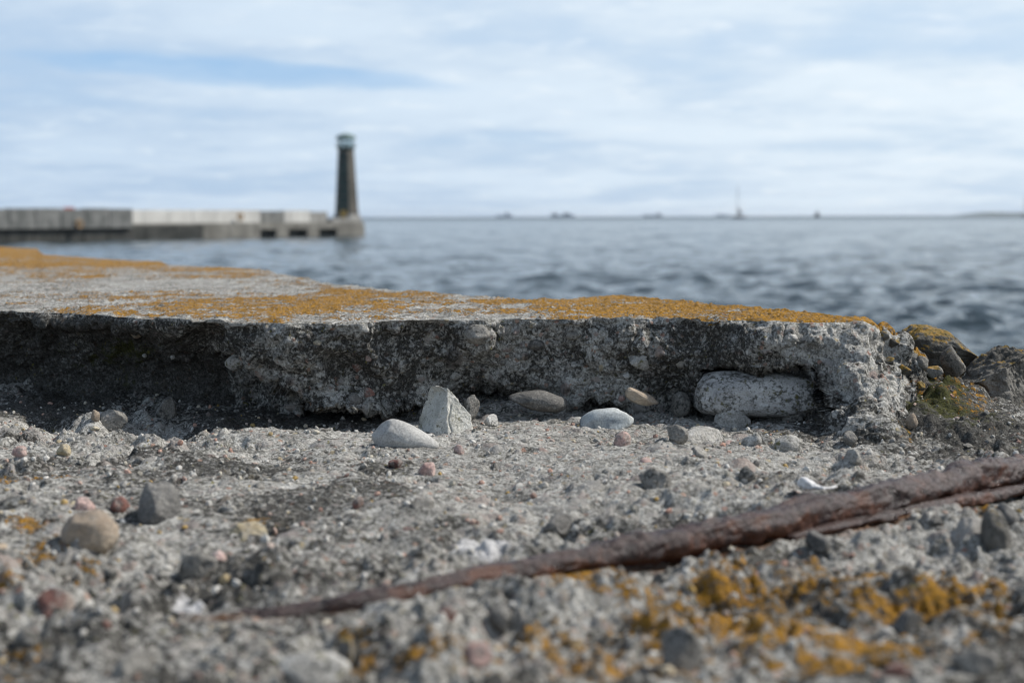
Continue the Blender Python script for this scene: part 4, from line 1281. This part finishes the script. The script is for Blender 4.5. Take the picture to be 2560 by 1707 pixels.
def life_ring(px, off, z, label):
    p = bw_mat @ Vector((along(px), off * YS, z))
    root = bpy.data.objects.new('life_ring_post', None)
    COL.objects.link(root)
    root.location = p
    root.rotation_euler = (0, 0, ang)
    tag(root, label, 'life ring', 'life rings along the breakwater')
    obj('post', bm_mesh('post', lambda bm: tube(bm, (0, 0, 0), (0, 0, 0.95), 0.05)), M_STEEL, root)

    def tor(bm):
        vs = [[bm.verts.new(((0.30 + 0.085 * math.cos(b)) * math.cos(a), 0.09 * YS + 0.085 * math.sin(b), 0.62 + (0.30 + 0.085 * math.cos(b)) * math.sin(a))) for b in np.linspace(0, 2 * math.pi, 9)[:-1]] for a in np.linspace(0, 2 * math.pi, 17)[:-1]]
        for i in range(16):
            for j in range(8):
                bm.faces.new((vs[i][j], vs[(i + 1) % 16][j], vs[(i + 1) % 16][(j + 1) % 8], vs[i][(j + 1) % 8]))
    obj('ring', bm_mesh('ring', tor, True), M_OR, root)


life_ring(606, -0.35, 1.453, 'small orange life ring on a post before the long pale parapet')
life_ring(186, 0.55, 0.9, 'small orange life ring on the mottled wall near the shore')
bpy.data.objects['life_ring_post.001'].location.z = SEA + 0.86
rb_root = bpy.data.objects.new('red_board', None)
COL.objects.link(rb_root)
rb_root.location = bw_mat @ Vector((along(172), 0.05 * YS, 2.70))
rb_root.rotation_euler = (0, 0, ang)
tag(rb_root, 'small dull red board on top of the mottled breakwater wall', 'board')
for sx_ in (-0.3, 0.3):
    obj('post', bm_mesh('post', lambda bm: tube(bm, (sx_, 0.06, -0.1), (sx_, 0.06, 0.1), 0.03)), M_STEEL, rb_root)
obj('panel', bm_mesh('panel', lambda bm: box(bm, -0.55, 0.55, -0.03, 0.03, -0.34, 0.18)), M_RD, rb_root)

# ------------------------------------------------------------------ craft on the water
SH_HULL = plain_material('hazed_ship_hull', (0.22, 0.28, 0.38), (0.30, 0.36, 0.45), 0.3, 0.6)  # hull colour lightened to paint in distance haze
SH_TOP = plain_material('ship_house', (0.35, 0.36, 0.38), (0.50, 0.50, 0.50), 0.3, 0.6)
SB_HULL = plain_material('yacht_hull', (0.03, 0.035, 0.05), (0.07, 0.075, 0.09), 1.0, 0.4)
SB_SPAR = plain_material('yacht_spar', (0.30, 0.31, 0.32), (0.45, 0.45, 0.45), 1.0, 0.4)


def hull_build(L, Bm, H, sheer=0.15):
    def f(bm):
        n = 9
        rows = []
        for i in range(n):
            t_ = i / (n - 1)
            wd = Bm / 2 * min(1, (math.sin(math.pi * min(1.0, t_ * 0.75 + 0.25)) ** 0.6 if t_ < 1 else 0.02) + 0.02)
            h_ = H * (1 + sheer * (2 * t_ - 1) ** 2 + sheer * t_)
            x_ = -L / 2 + L * t_
            rows.append([bm.verts.new((x_, -wd * 0.6, -0.3)), bm.verts.new((x_ + (0.05 * L if i == n - 1 else 0), -wd, h_)), bm.verts.new((x_ + (0.05 * L if i == n - 1 else 0), wd, h_)), bm.verts.new((x_, wd * 0.6, -0.3))])
        for i in range(n - 1):
            for j in range(4):
                bm.faces.new((rows[i][j], rows[i + 1][j], rows[i + 1][(j + 1) % 4], rows[i][(j + 1) % 4]))
        bm.faces.new(rows[0]); bm.faces.new(rows[-1][::-1])
    return f


def ship(px, depth, L, house, hh_, label, flip=False, masts=()):
    root = bpy.data.objects.new('cargo_ship', None)
    COL.objects.link(root)
    root.location = tuple(sea_point(px, depth))
    root.rotation_euler = (0, 0, math.pi if flip else 0)
    tag(root, label, 'ship', 'ships on the horizon')
    obj('hull', bm_mesh('hull', hull_build(L, L * 0.16, 6.5)), SH_HULL, root)
    for (x0, x1, h_) in house:
        obj('deckhouse', bm_mesh('deckhouse', lambda bm: box(bm, x0 * L, x1 * L, -L * 0.05, L * 0.05, 6.3, h_)), SH_TOP, root)
    for (x_, h_) in masts:
        obj('mast', bm_mesh('mast', lambda bm: tube(bm, (x_ * L, 0, 6), (x_ * L, 0, h_), 0.8, 0.5)), SH_HULL, root)


ship(1260, 5600, 62, [(0.08, 0.30, 18.0)], 18, 'faint blue ship on the horizon, first past the light tower', False, [(0.19, 23), (-0.3, 12)])
ship(1405, 5600, 92, [(-0.42, -0.20, 15.0), (0.02, 0.34, 15.5)], 18, 'faint two-towered ship on the horizon between two fainter ships', False, [(-0.3, 18)])
ship(1632, 6400, 84, [(-0.40, -0.22, 16)], 16, 'very faint low ship on the horizon short of the tall-masted yacht', True, [(0.2, 12)])
ship(1806, 6800, 60, [(-0.36, -0.15, 12)], 14, 'very faint small ship on the horizon just beside the tall-masted yacht', False, [(0.1, 10)])


def yacht(px, depth, L, mast_h, rz, label, furl=True):
    root = bpy.data.objects.new('sailing_yacht', None)
    COL.objects.link(root)
    root.location = tuple(sea_point(px, depth))
    root.rotation_euler = (0, 0, R(rz))
    tag(root, label, 'yacht')
    obj('hull', bm_mesh('hull', hull_build(L, L * 0.28, L * 0.13)), SB_HULL, root)
    obj('cabin', bm_mesh('cabin', lambda bm: prism(bm, [(-L * .15, -L * .07, L * .12), (L * .18, -L * .07, L * .12), (L * .18, L * .07, L * .12), (-L * .15, L * .07, L * .12)],
                                                    [(-L * .12, -L * .05, L * .2), (L * .12, -L * .05, L * .2), (L * .12, L * .05, L * .2), (-L * .12, L * .05, L * .2)])), SB_SPAR, root)
    mst = obj('mast', bm_mesh('mast', lambda bm: tube(bm, (L * .08, 0, L * .1), (L * .08, 0, mast_h), 0.30, 0.18)), SB_SPAR, root)
    obj('boom', bm_mesh('boom', lambda bm: tube(bm, (L * .08, 0, L * .28), (-L * .35, 0, L * .27), 0.16)), SB_SPAR, root)
    sail_m = SB_HULL
    obj('furled_sail', bm_mesh('furled_sail', lambda bm: tube(bm, (L * .06, 0, L * .33), (-L * .34, 0, L * .31), 0.35, 0.25, 10)), sail_m, root)
    for x_, y_ in ((0.52, 0), (-0.48, 0)):
        obj('stay', bm_mesh('stay', lambda bm: tube(bm, (L * .08, 0, mast_h * 0.98), (x_ * L, y_, L * .15), 0.05, n=5)), SB_SPAR, root)
    obj('lower_sail', bm_mesh('lower_sail', lambda bm: prism(bm, [(L * .05, -0.06, L * .30), (-L * .30, -0.06, L * .34), (L * .05, -0.06, mast_h * 0.36)], [(L * .05, 0.06, L * .30), (-L * .30, 0.06, L * .34), (L * .05, 0.06, mast_h * 0.36)])), SB_SPAR, root)


yacht(1846, 1150, 12.5, 26.0, 205, 'tall-masted sailing yacht with bare mast on the horizon')
yacht(2561, 1150, 10.0, 18.0, 60, 'dark boat cut off by the edge of the view, beside the hazy headland')
# a small working boat seen end on
mb = bpy.data.objects.new('motor_boat', None)
COL.objects.link(mb)
mb.location = tuple(sea_point(2043, 1400))
mb.rotation_euler = (0, 0, R(70))
tag(mb, 'small dark motor boat on the horizon past the tall-masted yacht', 'boat')
obj('hull', bm_mesh('hull', hull_build(11, 4.8, 2.0)), SB_HULL, mb)
obj('wheelhouse', bm_mesh('wheelhouse', lambda bm: prism(bm, [(-1.5, -1.9, 1.8), (2.5, -1.9, 1.8), (2.5, 1.9, 1.8), (-1.5, 1.9, 1.8)], [(-1.2, -1.5, 5.2), (1.6, -1.5, 5.2), (1.6, 1.5, 5.2), (-1.2, 1.5, 5.2)])), SB_HULL, mb)
obj('mast', bm_mesh('mast', lambda bm: tube(bm, (0, 0, 5.1), (0, 0, 8.6), 0.22, 0.12)), SB_HULL, mb)

# headland far off
hl, N = new_mat('far_headland')
finish(N, N.mix(N.noise(N.n('ShaderNodeNewGeometry').outputs['Position'], 0.01, 4), (0.03, 0.05, 0.03), (0.09, 0.09, 0.06)), 0.95)
L0, L1 = sea_point(2405, 8600), sea_point(2900, 8600)
xs = np.linspace(L0[0], L1[0], 90)
yv = np.linspace(-350, 350, 9)
XX, YY = np.meshgrid(xs, yv)
tt = (XX - L0[0]) / (L1[0] - L0[0])
hgt = 22 * np.clip(1 - (YY / 350) ** 2, 0, 1) * np.interp(tt, [0, 0.05, 0.12, 0.2, 0.27, 0.34, 0.5, 0.8, 1], [0, 0.55, 0.75, 1.0, 0.75, 0.55, 0.75, 0.6, 0]) * (1 + 0.15 * np.sin(XX / 37) + 0.1 * np.sin(XX / 13 + YY / 50))
hd = obj('headland', grid_mesh('headland', np.stack([XX, YY + 8600, SEA - 0.5 + hgt], -1)), hl)
hd['kind'] = 'structure'

# ------------------------------------------------------------------ sea air
hm = bpy.data.materials.new('sea_haze')
hm.use_nodes = True
H_ = NT(hm.node_tree)
pvol = H_.n('ShaderNodeVolumePrincipled', {'Color': (0.80, 0.88, 0.98), 'Density': 4.5e-5, 'Anisotropy': 0.2})
H_.n('ShaderNodeOutputMaterial', {'Volume': pvol})
hz = obj('haze', bm_mesh('haze', lambda bm: box(bm, -12000, 12000, -12000, 12000, SEA - 2.2, 40)), hm)
hz['kind'] = 'stuff'
